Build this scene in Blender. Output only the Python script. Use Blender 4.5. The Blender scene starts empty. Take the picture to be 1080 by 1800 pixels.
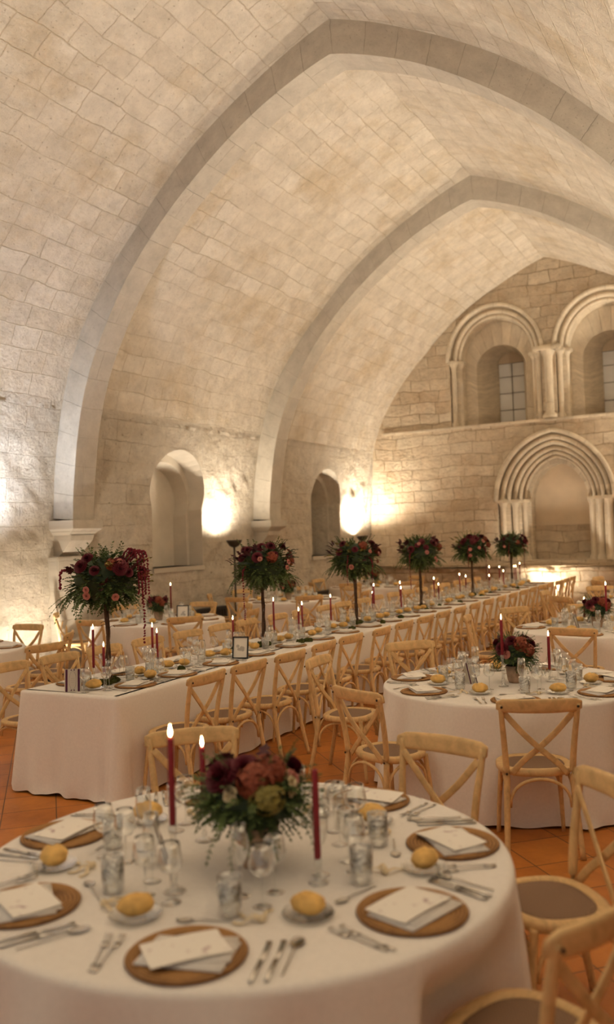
import bpy, bmesh, math, random
from mathutils import Vector, Matrix, Euler
from mathutils.geometry import delaunay_2d_cdt
PI = math.pi
sc = bpy.context.scene
COL = sc.collection

# ---------------------------------------------------------------- camera
YAW, PITCH, ROLL, EYE = 0.49821, 0.028026, -0.032711, 1.85
fwd = Vector((-math.sin(YAW) * math.cos(PITCH), math.cos(YAW) * math.cos(PITCH), math.sin(PITCH)))
r0 = Vector((math.cos(YAW), math.sin(YAW), 0)); u0 = r0.cross(fwd)
rx = math.cos(ROLL) * r0 + math.sin(ROLL) * u0
ux = -math.sin(ROLL) * r0 + math.cos(ROLL) * u0
cam_data = bpy.data.cameras.new('camera')
cam = bpy.data.objects.new('camera', cam_data); COL.objects.link(cam)
m = Matrix((rx, ux, -fwd)).transposed().to_4x4(); m.translation = Vector((0, 0, EYE))
cam.matrix_world = m
cam_data.sensor_fit = 'VERTICAL'; cam_data.sensor_height = 36; cam_data.lens = 1536.42 / 1800 * 36
cam_data.dof.use_dof = True; cam_data.dof.focus_distance = 6.6; cam_data.dof.aperture_fstop = 1.5
cam_data.clip_start = 0.05
sc.camera = cam

# ---------------------------------------------------------------- world, exposure, lights
sc.view_settings.view_transform = 'Standard'; sc.view_settings.look = 'None'
sc.view_settings.gamma = 1; sc.view_settings.use_curve_mapping = False
sc.view_settings.exposure = 0.80
sc.cycles.max_bounces = 9; sc.cycles.diffuse_bounces = 5; sc.cycles.glossy_bounces = 3
sc.cycles.transparent_max_bounces = 40; sc.cycles.transmission_bounces = 4
sc.cycles.caustics_reflective = False; sc.cycles.caustics_refractive = False
sc.cycles.sample_clamp_indirect = 6
W = bpy.data.worlds.new('hall_ambient'); sc.world = W; W.use_nodes = True
W.node_tree.nodes['Background'].inputs[0].default_value = (1.0, 0.86, 0.70, 1)
W.node_tree.nodes['Background'].inputs[1].default_value = 0.24

WARM = (1.0, 0.85, 0.66)
def light(name, kind, loc, energy, color=WARM, target=None, size=0.1, angle=None, blend=0.6):
    d = bpy.data.lights.new(name, kind); d.energy = energy; d.color = color
    if kind != 'SUN' and kind != 'AREA': d.shadow_soft_size = size
    if kind == 'SPOT': d.spot_size = math.radians(angle); d.spot_blend = blend
    if kind == 'AREA': d.size = size
    o = bpy.data.objects.new(name, d); COL.objects.link(o); o.location = loc
    if target is not None:
        o.rotation_euler = (Vector(target) - Vector(loc)).to_track_quat('-Z', 'Y').to_euler()
    return o
HX = -4.54           # middle of the hall
HW = 4.68            # half width at the wall
RIB = [9.30, 14.71]; RIBW = 0.43; YEND = 20.09
LWX = HX - HW
# torchiere lamps along both walls (bulb in the bowl, shining up), just before each rib; the pair nearest the camera is unseen fill added for the front table
for x, y, e, c, cone, bl in (
        (LWX + 0.38, 13.42, 150, WARM, 172, 1.0), (LWX + 0.24, 19.28, 270, WARM, 172, 1.0), (LWX + 0.45, 7.70, 190, (0.84, 0.89, 1.0), 172, 1.0), (LWX + 0.40, 2.4, 900, WARM, 118, 1.0),
        (-0.30, 13.42, 430, WARM, 170, 0.8), (-0.20, 19.28, 560, WARM, 170, 0.8), (-0.30, 8.1, 450, WARM, 166, 0.8), (-0.1, 2.4, 1100, WARM, 106, 0.8)):
    light('torchiere_and_fill_spot', 'SPOT', (x, y, 1.86), e, c, target=(x, y, 5), size=0.10, angle=cone, blend=bl)
light('floor_wall_washer', 'SPOT', (LWX + 0.62, 8.55, 0.16), 190, WARM, target=(LWX + .05, 8.75, 1.5), size=0.05, angle=150, blend=1.0)
light('end_wall_floor_light', 'SPOT', (-4.7, 19.35, 0.5), 85, WARM, target=(-4.6, 20.0, 0.95), size=0.08, angle=140, blend=0.8)

# ---------------------------------------------------------------- materials
def newmat(name):
    M = bpy.data.materials.new(name); M.use_nodes = True
    nt = M.node_tree; b = nt.nodes['Principled BSDF']
    return M, nt, b
def N(nt, t, **kw):
    n = nt.nodes.new(t)
    for k, v in kw.items():
        if k.startswith('in_'):
            key = k[3:]; key = int(key) if key.isdigit() else key.replace('_', ' ')
            n.inputs[key].default_value = v
        else: setattr(n, k, v)
    return n
def ramp(nt, stops):
    n = nt.nodes.new('ShaderNodeValToRGB'); e = n.color_ramp.elements
    while len(e) < len(stops): e.new(0.5)
    for i, (p, c) in enumerate(stops):
        e[i].position = p; e[i].color = c if len(c) == 4 else (*c, 1)
    return n
def mixc(nt, fac, a, b, blend='MIX'):
    n = nt.nodes.new('ShaderNodeMix'); n.data_type = 'RGBA'; n.blend_type = blend
    for s, v in ((0, fac), (6, a), (7, b)):
        if hasattr(v, 'links'): nt.links.new(v, n.inputs[s])
        elif isinstance(v, (int, float)): n.inputs[s].default_value = v
        else: n.inputs[s].default_value = (*v, 1) if len(v) == 3 else v
    return n.outputs[2]
def L(nt, a, b): nt.links.new(a, b)

def stone_mat(name, c1, c2, mortar, bw=0.46, bh=0.29, mort=0.010, rough_bump=0.5, block_bump=0.6, stain=(0.52, 0.40, 0.24), stain_amt=0.35, pits=0.5, seed=0.0, warp=0.05, pit_scale=26.0):
    M, nt, b = newmat(name)
    tc = N(nt, 'ShaderNodeTexCoord')
    mp = N(nt, 'ShaderNodeMapping'); mp.inputs['Location'].default_value = (seed, seed * 0.7, 0); L(nt, tc.outputs['UV'], mp.inputs[0])
    # wandering joints
    nz = N(nt, 'ShaderNodeTexNoise', in_Scale=1.3, in_Detail=3.0); L(nt, mp.outputs[0], nz.inputs['Vector'])
    sub = N(nt, 'ShaderNodeVectorMath', operation='SUBTRACT'); L(nt, nz.outputs['Color'], sub.inputs[0]); sub.inputs[1].default_value = (.5, .5, .5)
    scl = N(nt, 'ShaderNodeVectorMath', operation='SCALE'); L(nt, sub.outputs[0], scl.inputs[0]); scl.inputs['Scale'].default_value = warp * 2
    nz2 = N(nt, 'ShaderNodeTexNoise', in_Scale=14.0, in_Detail=2.0); L(nt, mp.outputs[0], nz2.inputs['Vector'])
    sub2 = N(nt, 'ShaderNodeVectorMath', operation='SUBTRACT'); L(nt, nz2.outputs['Color'], sub2.inputs[0]); sub2.inputs[1].default_value = (.5, .5, .5)
    scl2 = N(nt, 'ShaderNodeVectorMath', operation='SCALE'); L(nt, sub2.outputs[0], scl2.inputs[0]); scl2.inputs['Scale'].default_value = 0.022
    a1 = N(nt, 'ShaderNodeVectorMath', operation='ADD'); L(nt, mp.outputs[0], a1.inputs[0]); L(nt, scl.outputs[0], a1.inputs[1])
    a2 = N(nt, 'ShaderNodeVectorMath', operation='ADD'); L(nt, a1.outputs[0], a2.inputs[0]); L(nt, scl2.outputs[0], a2.inputs[1])
    br = N(nt, 'ShaderNodeTexBrick', offset=0.43, squash=1.35, squash_frequency=3)
    L(nt, a2.outputs[0], br.inputs['Vector'])
    br.inputs['Scale'].default_value = 1.0; br.inputs['Brick Width'].default_value = bw; br.inputs['Row Height'].default_value = bh
    br.inputs['Mortar Size'].default_value = mort; br.inputs['Mortar Smooth'].default_value = 0.9; br.inputs['Bias'].default_value = -0.2
    br.inputs['Color1'].default_value = (*c1, 1); br.inputs['Color2'].default_value = (*c2, 1); br.inputs['Mortar'].default_value = (*mortar, 1)
    jm = N(nt, 'ShaderNodeTexNoise', in_Scale=0.9, in_Detail=5.0, in_Roughness=0.65); L(nt, mp.outputs[0], jm.inputs['Vector'])
    jr = ramp(nt, [(0.40, (0, 0, 0)), (0.62, (1, 1, 1))]); L(nt, jm.outputs[0], jr.inputs[0])
    jf = N(nt, 'ShaderNodeMath', operation='MULTIPLY'); L(nt, jr.outputs[0], jf.inputs[0]); jf.inputs[1].default_value = 0.75
    base = mixc(nt, jf.outputs[0], br.outputs['Color'], tuple((p + q) / 2 for p, q in zip(c1, c2)))
    # stains
    st = N(nt, 'ShaderNodeTexNoise', in_Scale=0.7, in_Detail=8.0, in_Roughness=0.7); L(nt, a1.outputs[0], st.inputs['Vector'])
    sr = ramp(nt, [(0.50, (0, 0, 0)), (0.68, (1, 1, 1))]); L(nt, st.outputs[0], sr.inputs[0])
    mm = N(nt, 'ShaderNodeMath', operation='MULTIPLY'); L(nt, sr.outputs[0], mm.inputs[0]); mm.inputs[1].default_value = stain_amt
    c = mixc(nt, mm.outputs[0], base, stain)
    # blotchy paling
    bl = N(nt, 'ShaderNodeTexNoise', in_Scale=3.0, in_Detail=6.0, in_Roughness=0.75); L(nt, mp.outputs[0], bl.inputs['Vector'])
    br2 = ramp(nt, [(0.3, (0.80, 0.80, 0.80)), (0.7, (1.12, 1.12, 1.12))]); L(nt, bl.outputs[0], br2.inputs[0])
    c = mixc(nt, 1.0, c, br2.outputs[0], 'MULTIPLY')
    # small dark pits
    vo = N(nt, 'ShaderNodeTexNoise', in_Scale=pit_scale, in_Detail=4.0, in_Roughness=0.6); L(nt, mp.outputs[0], vo.inputs['Vector'])
    pr = ramp(nt, [(0.27, (1, 1, 1)), (0.38, (0, 0, 0))]); L(nt, vo.outputs[0], pr.inputs[0])
    pm = N(nt, 'ShaderNodeMath', operation='MULTIPLY'); L(nt, pr.outputs[0], pm.inputs[0]); pm.inputs[1].default_value = pits
    c = mixc(nt, pm.outputs[0], c, (0.30, 0.21, 0.11))
    L(nt, c, b.inputs['Base Color']); b.inputs['Roughness'].default_value = 0.95; b.inputs['Specular IOR Level'].default_value = 0.15
    # bump: joints, coarse lumps, fine grain
    ji = N(nt, 'ShaderNodeMath', operation='MULTIPLY_ADD'); L(nt, jf.outputs[0], ji.inputs[0]); ji.inputs[1].default_value = block_bump; ji.inputs[2].default_value = -block_bump
    inv = N(nt, 'ShaderNodeMath', operation='MULTIPLY'); L(nt, br.outputs['Fac'], inv.inputs[0]); L(nt, ji.outputs[0], inv.inputs[1])
    co = N(nt, 'ShaderNodeTexNoise', in_Scale=7.0, in_Detail=9.0, in_Roughness=0.72); L(nt, mp.outputs[0], co.inputs['Vector'])
    cm = N(nt, 'ShaderNodeMath', operation='MULTIPLY_ADD'); L(nt, co.outputs[0], cm.inputs[0]); cm.inputs[1].default_value = rough_bump; L(nt, inv.outputs[0], cm.inputs[2])
    pk = N(nt, 'ShaderNodeMath', operation='MULTIPLY_ADD'); L(nt, pr.outputs[0], pk.inputs[0]); pk.inputs[1].default_value = -0.35 * pits; L(nt, cm.outputs[0], pk.inputs[2])
    bp = N(nt, 'ShaderNodeBump'); bp.inputs['Strength'].default_value = 1.0; bp.inputs['Distance'].default_value = 0.05
    L(nt, pk.outputs[0], bp.inputs['Height']); L(nt, bp.outputs[0], b.inputs['Normal'])
    return M
def plain(name, col, rough=0.6, metal=0.0, noise=0.0, nscale=20, bump=0.0, bscale=60, coat=0.0, spec=0.5, sheen=0.0, trans=0.0, coord='Object', stretch=(1, 1, 1)):
    M, nt, b = newmat(name)
    b.inputs['Roughness'].default_value = rough; b.inputs['Metallic'].default_value = metal; b.inputs['Specular IOR Level'].default_value = spec
    b.inputs['Base Color'].default_value = (*col, 1)
    if coat: b.inputs['Coat Weight'].default_value = coat
    if sheen: b.inputs['Sheen Weight'].default_value = sheen
    if noise or bump:
        tc = N(nt, 'ShaderNodeTexCoord'); mp = N(nt, 'ShaderNodeMapping'); mp.inputs['Scale'].default_value = stretch
        L(nt, tc.outputs[coord], mp.inputs[0])
    if noise:
        nz = N(nt, 'ShaderNodeTexNoise', in_Scale=nscale, in_Detail=5.0); L(nt, mp.outputs[0], nz.inputs['Vector'])
        lo = tuple(max(0, v * (1 - noise)) for v in col); hi = tuple(min(1, v * (1 + noise)) for v in col)
        r = ramp(nt, [(0.3, lo), (0.7, hi)]); L(nt, nz.outputs[0], r.inputs[0]); L(nt, r.outputs[0], b.inputs['Base Color'])
    if bump:
        n2 = N(nt, 'ShaderNodeTexNoise', in_Scale=bscale, in_Detail=4.0); L(nt, mp.outputs[0], n2.inputs['Vector'])
        bp = N(nt, 'ShaderNodeBump', in_Strength=bump, in_Distance=0.01); L(nt, n2.outputs[0], bp.inputs['Height']); L(nt, bp.outputs[0], b.inputs['Normal'])
    return M
def glass_mat(name, tint=(0.96, 0.97, 0.96), rough=0.03, boost=1.0, bump=0.0):
    M, nt, b = newmat(name); nt.nodes.remove(b)
    out = nt.nodes['Material Output']
    tr = N(nt, 'ShaderNodeBsdfTransparent')
    gl = N(nt, 'ShaderNodeBsdfGlossy'); gl.inputs['Roughness'].default_value = rough; gl.inputs[0].default_value = (1, 1, 1, 1)
    lw = N(nt, 'ShaderNodeLayerWeight', in_Blend=0.5)
    ed = ramp(nt, [(0.45, tint), (0.80, tuple(v * .72 for v in tint)), (0.97, tuple(v * .42 for v in tint))]); L(nt, lw.outputs['Facing'], ed.inputs[0]); L(nt, ed.outputs[0], tr.inputs[0])
    pw = N(nt, 'ShaderNodeMath', operation='POWER'); L(nt, lw.outputs['Facing'], pw.inputs[0]); pw.inputs[1].default_value = 2.6
    fr = N(nt, 'ShaderNodeMath', operation='MULTIPLY_ADD'); L(nt, pw.outputs[0], fr.inputs[0]); fr.inputs[1].default_value = 0.95; fr.inputs[2].default_value = 0.11
    if bump:
        tc = N(nt, 'ShaderNodeTexCoord'); vo = N(nt, 'ShaderNodeTexVoronoi', in_Scale=90.0); L(nt, tc.outputs['Object'], vo.inputs['Vector'])
        bp = N(nt, 'ShaderNodeBump', in_Strength=bump, in_Distance=0.004); L(nt, vo.outputs[0], bp.inputs['Height'])
        L(nt, bp.outputs[0], lw.inputs['Normal']); L(nt, bp.outputs[0], gl.inputs['Normal'])
    mu = N(nt, 'ShaderNodeMath', operation='MULTIPLY'); L(nt, fr.outputs[0], mu.inputs[0]); mu.inputs[1].default_value = boost; mu.use_clamp = True
    mx = N(nt, 'ShaderNodeMixShader'); L(nt, mu.outputs[0], mx.inputs[0]); L(nt, tr.outputs[0], mx.inputs[1]); L(nt, gl.outputs[0], mx.inputs[2])
    L(nt, mx.outputs[0], out.inputs[0])
    return M
def emit_mat(name, col, s):
    M, nt, b = newmat(name)
    b.inputs['Base Color'].default_value = (*col, 1); b.inputs['Emission Color'].default_value = (*col, 1); b.inputs['Emission Strength'].default_value = s
    return M

VAULT = stone_mat('vault_ashlar', (0.80, 0.74, 0.64), (0.67, 0.60, 0.49), (0.60, 0.52, 0.40), bw=0.44, bh=0.30, mort=0.011, block_bump=0.20, warp=0.075, stain=(0.60, 0.49, 0.33), stain_amt=0.75, rough_bump=0.9, pits=0.55)
WALLS = stone_mat('weathered_wall_stone', (0.79, 0.72, 0.61), (0.74, 0.67, 0.55), (0.68, 0.59, 0.46), bw=0.62, bh=0.33, mort=0.006, rough_bump=1.9, block_bump=0.5, stain_amt=0.25, pits=0.75, pit_scale=15.0, seed=3.1)
RIBS = stone_mat('rib_ashlar', (0.54, 0.50, 0.43), (0.51, 0.47, 0.40), (0.45, 0.40, 0.33), bw=5.0, bh=0.42, mort=0.005, rough_bump=0.12, block_bump=0.15, stain_amt=0.12, pits=0.25, seed=7.3, warp=0.01)
ENDW = stone_mat('end_wall_stone', (0.76, 0.66, 0.51), (0.58, 0.46, 0.32), (0.47, 0.35, 0.22), bw=0.50, bh=0.27, mort=0.012, warp=0.11, rough_bump=1.6, block_bump=0.6, stain=(0.46, 0.29, 0.15), stain_amt=0.55, pits=0.45, pit_scale=12.0, seed=11.7)
RUBBLE = stone_mat('rubble_footing', (0.66, 0.54, 0.39), (0.55, 0.43, 0.29), (0.45, 0.33, 0.2), bw=0.4, bh=0.24, mort=0.02, rough_bump=1.8, block_bump=0.8, stain_amt=0.3, pits=0.5, seed=15.2, warp=0.12)
DRESSED = stone_mat('dressed_moulding_stone', (0.74, 0.65, 0.51), (0.52, 0.45, 0.35), (0.5, 0.4, 0.28), bw=0.36, bh=2.0, mort=0.006, rough_bump=0.12, block_bump=0.2, stain_amt=0.2, pits=0.15, seed=19.0, warp=0.01)
PLASTER = plain('niche_plaster', (0.60, 0.55, 0.47), 0.95, noise=0.08, nscale=3, bump=0.5, bscale=40, spec=0.1)
PANEL = plain('blind_arch_plaster', (0.66, 0.55, 0.41), 0.95, noise=0.10, nscale=1.5, bump=0.2, bscale=30, spec=0.1)
PANE = plain('window_pane', (0.80, 0.80, 0.78), 0.35, noise=0.04, nscale=4)
LEADING = plain('window_bars', (0.22, 0.20, 0.17), 0.6)

def floor_mat():
    M, nt, b = newmat('terracotta_tiles')
    tc = N(nt, 'ShaderNodeTexCoord'); mp = N(nt, 'ShaderNodeMapping'); mp.inputs['Rotation'].default_value = (0, 0, PI / 4)
    L(nt, tc.outputs['Object'], mp.inputs[0])
    br = N(nt, 'ShaderNodeTexBrick', offset=0.0, squash=1.0); L(nt, mp.outputs[0], br.inputs['Vector'])
    br.inputs['Scale'].default_value = 1; br.inputs['Brick Width'].default_value = 0.36; br.inputs['Row Height'].default_value = 0.36
    br.inputs['Mortar Size'].default_value = 0.0045; br.inputs['Mortar Smooth'].default_value = 0.3
    br.inputs['Color1'].default_value = (0.54, 0.195, 0.032, 1); br.inputs['Color2'].default_value = (0.46, 0.155, 0.024, 1); br.inputs['Mortar'].default_value = (0.16, 0.07, 0.025, 1)
    nz = N(nt, 'ShaderNodeTexNoise', in_Scale=2.5, in_Detail=7.0, in_Roughness=0.7); L(nt, mp.outputs[0], nz.inputs['Vector'])
    r = ramp(nt, [(0.3, (0.72, 0.68, 0.66)), (0.72, (1.2, 1.22, 1.25))]); L(nt, nz.outputs[0], r.inputs[0])
    c = mixc(nt, 1.0, br.outputs['Color'], r.outputs[0], 'MULTIPLY'); L(nt, c, b.inputs['Base Color'])
    b.inputs['Roughness'].default_value = 0.55; b.inputs['Specular IOR Level'].default_value = 0.35
    mu = N(nt, 'ShaderNodeMath', operation='MULTIPLY_ADD'); L(nt, br.outputs['Fac'], mu.inputs[0]); mu.inputs[1].default_value = -0.5; L(nt, nz.outputs[0], mu.inputs[2])
    bp = N(nt, 'ShaderNodeBump', in_Strength=0.4, in_Distance=0.01); L(nt, mu.outputs[0], bp.inputs['Height']); L(nt, bp.outputs[0], b.inputs['Normal'])
    return M
FLOOR = floor_mat()
LINEN = plain('white_linen', (0.82, 0.78, 0.73), 0.9, noise=0.03, nscale=60, bump=0.10, bscale=700, spec=0.1, sheen=0.2)
def wood_mat(name, col):
    M, nt, b = newmat(name)
    tc = N(nt, 'ShaderNodeTexCoord'); mp = N(nt, 'ShaderNodeMapping'); mp.inputs['Scale'].default_value = (6, 22, 6); L(nt, tc.outputs['Object'], mp.inputs[0])
    nz = N(nt, 'ShaderNodeTexNoise', in_Scale=2.2, in_Detail=6.0, in_Roughness=0.65, in_Distortion=0.6); L(nt, mp.outputs[0], nz.inputs['Vector'])
    r = ramp(nt, [(0.28, tuple(v * 0.72 for v in col)), (0.5, col), (0.75, tuple(min(1, v * 1.22) for v in col))]); L(nt, nz.outputs[0], r.inputs[0])
    L(nt, r.outputs[0], b.inputs['Base Color']); b.inputs['Roughness'].default_value = 0.55; b.inputs['Specular IOR Level'].default_value = 0.35
    bp = N(nt, 'ShaderNodeBump', in_Strength=0.12, in_Distance=0.005); L(nt, nz.outputs[0], bp.inputs['Height']); L(nt, bp.outputs[0], b.inputs['Normal'])
    return M
OAK = wood_mat('pale_oak', (0.67, 0.45, 0.21))
RATTAN = None
def weave_mat(name, ca, cb, scale=1.0, rings=False):
    M, nt, b = newmat(name)
    tc = N(nt, 'ShaderNodeTexCoord')
    if rings:
        wv = N(nt, 'ShaderNodeTexWave', wave_type='RINGS', rings_direction='Z', in_Scale=42.0 * scale, in_Distortion=1.2, in_Detail=2.0)
        L(nt, tc.outputs['Object'], wv.inputs['Vector']); h = wv.outputs['Fac']
        nz = N(nt, 'ShaderNodeTexNoise', in_Scale=120.0, in_Detail=2.0); L(nt, tc.outputs['Object'], nz.inputs['Vector'])
        ad = N(nt, 'ShaderNodeMath', operation='MULTIPLY_ADD'); L(nt, nz.outputs[0], ad.inputs[0]); ad.inputs[1].default_value = 0.7; L(nt, h, ad.inputs[2]); h = ad.outputs[0]
        r = ramp(nt, [(0.35, ca), (1.0, cb)])
    else:
        ck = N(nt, 'ShaderNodeTexChecker', in_Scale=150.0 * scale); L(nt, tc.outputs['Object'], ck.inputs['Vector']); h = ck.outputs['Fac']
        r = ramp(nt, [(0.0, ca), (1.0, cb)])
    L(nt, h, r.inputs[0]); L(nt, r.outputs[0], b.inputs['Base Color']); b.inputs['Roughness'].default_value = 0.75
    bp = N(nt, 'ShaderNodeBump', in_Strength=0.6, in_Distance=0.004); L(nt, h, bp.inputs['Height']); L(nt, bp.outputs[0], b.inputs['Normal'])
    return M
RATTAN = weave_mat('rattan_seat', (0.18, 0.105, 0.06), (0.27, 0.165, 0.095))
SEAGRASS = weave_mat('seagrass_charger', (0.13, 0.055, 0.016), (0.40, 0.205, 0.065), 0.6, True)
GLASS = glass_mat('clear_glass', rough=0.02, boost=1.6)
CUTGLASS = glass_mat('pressed_glass', (0.95, 0.96, 0.95), 0.08, 1.6, 0.8)
STEEL = plain('polished_steel', (0.62, 0.60, 0.56), 0.22, 1.0)
CREST = plain('bread_crust', (0.80, 0.47, 0.14), 0.7, noise=0.35, nscale=18, bump=0.5, bscale=50)
PAPER = plain('card_paper', (0.86, 0.82, 0.75), 0.9)
def print_mat():
    M, nt, b = newmat('printed_menu')
    tc = N(nt, 'ShaderNodeTexCoord'); nz = N(nt, 'ShaderNodeTexNoise', in_Scale=26.0, in_Detail=3.0); L(nt, tc.outputs['Object'], nz.inputs['Vector'])
    r = ramp(nt, [(0.62, (0.86, 0.82, 0.75)), (0.72, (0.52, 0.40, 0.40))]); L(nt, nz.outputs[0], r.inputs[0]); L(nt, r.outputs[0], b.inputs['Base Color'])
    b.inputs['Roughness'].default_value = 0.9
    return M
MENU = print_mat()
WAX = plain('burgundy_wax', (0.24, 0.010, 0.020), 0.45, noise=0.15, nscale=15)
WICK = plain('wick', (0.02, 0.02, 0.02), 0.9)
FLAME = emit_mat('candle_flame', (1.0, 0.66, 0.30), 26.0)
GREEN = plain('foliage_green', (0.095, 0.145, 0.040), 0.6, noise=0.45, nscale=9)
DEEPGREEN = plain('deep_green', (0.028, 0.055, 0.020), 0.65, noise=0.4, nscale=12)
EUCA = plain('eucalyptus_leaf', (0.16, 0.21, 0.15), 0.6, noise=0.2, nscale=10)
YELLOWLEAF = plain('turning_leaf', (0.25, 0.21, 0.045), 0.6, noise=0.3, nscale=10)
BURGUNDY = plain('burgundy_petal', (0.130, 0.010, 0.022), 0.6, noise=0.4, nscale=20)
PLUM = plain('plum_leaf', (0.060, 0.012, 0.018), 0.6, noise=0.4, nscale=14)
AMAR = plain('amaranth_tassel', (0.20, 0.012, 0.030), 0.8, noise=0.4, nscale=60, bump=0.6, bscale=160)
PINK = plain('dusty_pink_petal', (0.55, 0.22, 0.18), 0.6, noise=0.2, nscale=15)
RUST = plain('rust_petal', (0.26, 0.055, 0.022), 0.6, noise=0.4, nscale=15)
CREAM = plain('cream_petal', (0.68, 0.58, 0.36), 0.6, noise=0.15, nscale=20)
VINE = plain('vine_bark', (0.085, 0.045, 0.025), 0.8, noise=0.4, nscale=30, bump=0.5, bscale=60)
MOSS = plain('moss', (0.060, 0.066, 0.018), 0.95, noise=0.6, nscale=45, bump=1.0, bscale=120, spec=0.1)
URN = plain('urn_stone', (0.40, 0.27, 0.18), 0.8, noise=0.25, nscale=25, bump=0.4, bscale=60)
PURPLE = plain('purple_print', (0.16, 0.040, 0.115), 0.8)
GREYPRINT = plain('grey_print', (0.48, 0.45, 0.42), 0.8)
BLACK = plain('black_frame', (0.012, 0.012, 0.012), 0.4)
BRONZE = plain('dark_lamp_metal', (0.075, 0.060, 0.048), 0.4, 0.7)
BULB = emit_mat('lamp_bulb', (1.0, 0.78, 0.5), 30.0)
RIBBON = plain('cream_ribbon', (0.72, 0.60, 0.40), 0.7, noise=0.1)
BOLT = plain('bolt_head', (0.05, 0.035, 0.025), 0.4, 0.6)
HEATER = plain('dark_heater', (0.045, 0.045, 0.045), 0.5)
# ---------------------------------------------------------------- helpers
def link(name, me, mat=None, parent=None, smooth=True, loc=(0, 0, 0), rot=(0, 0, 0)):
    o = bpy.data.objects.new(name, me); COL.objects.link(o)
    if mat is not None and not me.materials: me.materials.append(mat)
    if parent is not None: o.parent = parent
    o.location = loc; o.rotation_euler = rot
    return o
def mesh(name, bm, smooth=True):
    me = bpy.data.meshes.new(name); bmesh.ops.recalc_face_normals(bm, faces=bm.faces); bm.to_mesh(me); bm.free()
    if smooth:
        for p in me.polygons: p.use_smooth = True
    return me
def obj(name, bm, mat, parent=None, smooth=True, loc=(0, 0, 0), rot=(0, 0, 0)):
    return link(name, mesh(name, bm, smooth), mat, parent, smooth, loc, rot)
def sharp(o, deg=35):
    me = o.data
    me.set_sharp_from_angle(angle=math.radians(deg)); return o
def tag(o, label, cat, group=None, kind=None):
    if label: o['label'] = label
    if cat: o['category'] = cat
    if group: o['group'] = group
    if kind: o['kind'] = kind
    return o
def empty(name, loc=(0, 0, 0), rz=0.0):
    o = bpy.data.objects.new(name, None); o.empty_display_size = 0.1; COL.objects.link(o); o.location = loc; o.rotation_euler = (0, 0, rz); return o
def dup(o, loc, rz=0.0, s=None):
    c = o.copy(); COL.objects.link(c); c.location = loc; c.rotation_euler = (0, 0, rz)
    if s: c.scale = s if isinstance(s, tuple) else (s, s, s)
    for ch in o.children:
        d = ch.copy(); COL.objects.link(d); d.parent = c
        for g in ch.children:
            e = g.copy(); COL.objects.link(e); e.parent = d
    return c
def catmull(pts, n=6):
    pts = [Vector(p) for p in pts]
    if len(pts) < 3: return pts
    P = [pts[0] * 2 - pts[1]] + pts + [pts[-1] * 2 - pts[-2]]; out = []
    for i in range(1, len(P) - 2):
        for k in range(n):
            t = k / n; a, b, c, d = P[i - 1:i + 3]
            out.append(0.5 * ((2 * b) + (c - a) * t + (2 * a - 5 * b + 4 * c - d) * t * t + (3 * b - a - 3 * c + d) * t ** 3))
    out.append(pts[-1]); return out
def sweep(bm, pts, rad, seg=8, cap=True, flat=None, up=Vector((0, 0, 1)), closed=False):
    """tube (or, with flat=(half width, half thickness), a strap whose width lies along `up`-ish) along pts"""
    pts = [Vector(p) for p in pts]; n = len(pts); rings = []
    for i, p in enumerate(pts):
        if closed: t = (pts[(i + 1) % n] - pts[i - 1]).normalized()
        else: t = (pts[min(i + 1, n - 1)] - pts[max(i - 1, 0)]).normalized()
        a = up - t * up.dot(t)
        if a.length < 1e-4: a = Vector((1, 0, 0)) - t * t.x
        a.normalize(); b = t.cross(a)
        r = rad(i / (n - 1)) if callable(rad) else rad
        ring = []
        for k in range(seg):
            th = 2 * PI * (k + 0.5) / seg
            if flat:
                ca, sa = math.cos(th), math.sin(th)
                ca = math.copysign(abs(ca) ** 0.45, ca); sa = math.copysign(abs(sa) ** 0.45, sa)
                v = p + a * ca * flat[0] + b * sa * flat[1]
            else: v = p + (a * math.cos(th) + b * math.sin(th)) * r
            ring.append(bm.verts.new(v))
        rings.append(ring)
    for i in range(n if closed else n - 1):
        A, B = rings[i], rings[(i + 1) % n]
        for k in range(seg): bm.faces.new((A[k], A[(k + 1) % seg], B[(k + 1) % seg], B[k]))
    if cap and not closed: bm.faces.new(rings[0][::-1]); bm.faces.new(rings[-1])
    return bm
def lathe(bm, prof, seg=24, c=(0, 0, 0), wob=None):
    rings = []
    for r, z in prof:
        if r < 1e-5: rings.append([bm.verts.new((c[0], c[1], c[2] + z))])
        else: rings.append([bm.verts.new((c[0] + (r * (1 + (wob(2 * PI * k / seg, z) if wob else 0))) * math.cos(2 * PI * k / seg), c[1] + (r * (1 + (wob(2 * PI * k / seg, z) if wob else 0))) * math.sin(2 * PI * k / seg), c[2] + z)) for k in range(seg)])
    for A, B in zip(rings, rings[1:]):
        if len(A) == 1 and len(B) == 1: continue
        for k in range(seg):
            k2 = (k + 1) % seg
            if len(A) == 1: bm.faces.new((A[0], B[k2], B[k]))
            elif len(B) == 1: bm.faces.new((A[k], A[k2], B[0]))
            else: bm.faces.new((A[k], A[k2], B[k2], B[k]))
    return bm
def box(bm, c, s, rz=0.0, bev=0.0):
    r = bmesh.ops.create_cube(bm, size=1.0, matrix=Matrix.Translation(c) @ Matrix.Rotation(rz, 4, 'Z') @ Matrix.Diagonal((*s, 1)))
    if bev:
        es = list({e for v in r['verts'] for e in v.link_edges})
        bmesh.ops.bevel(bm, geom=es, offset=bev, segments=2, affect='EDGES')
    return bm
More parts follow.
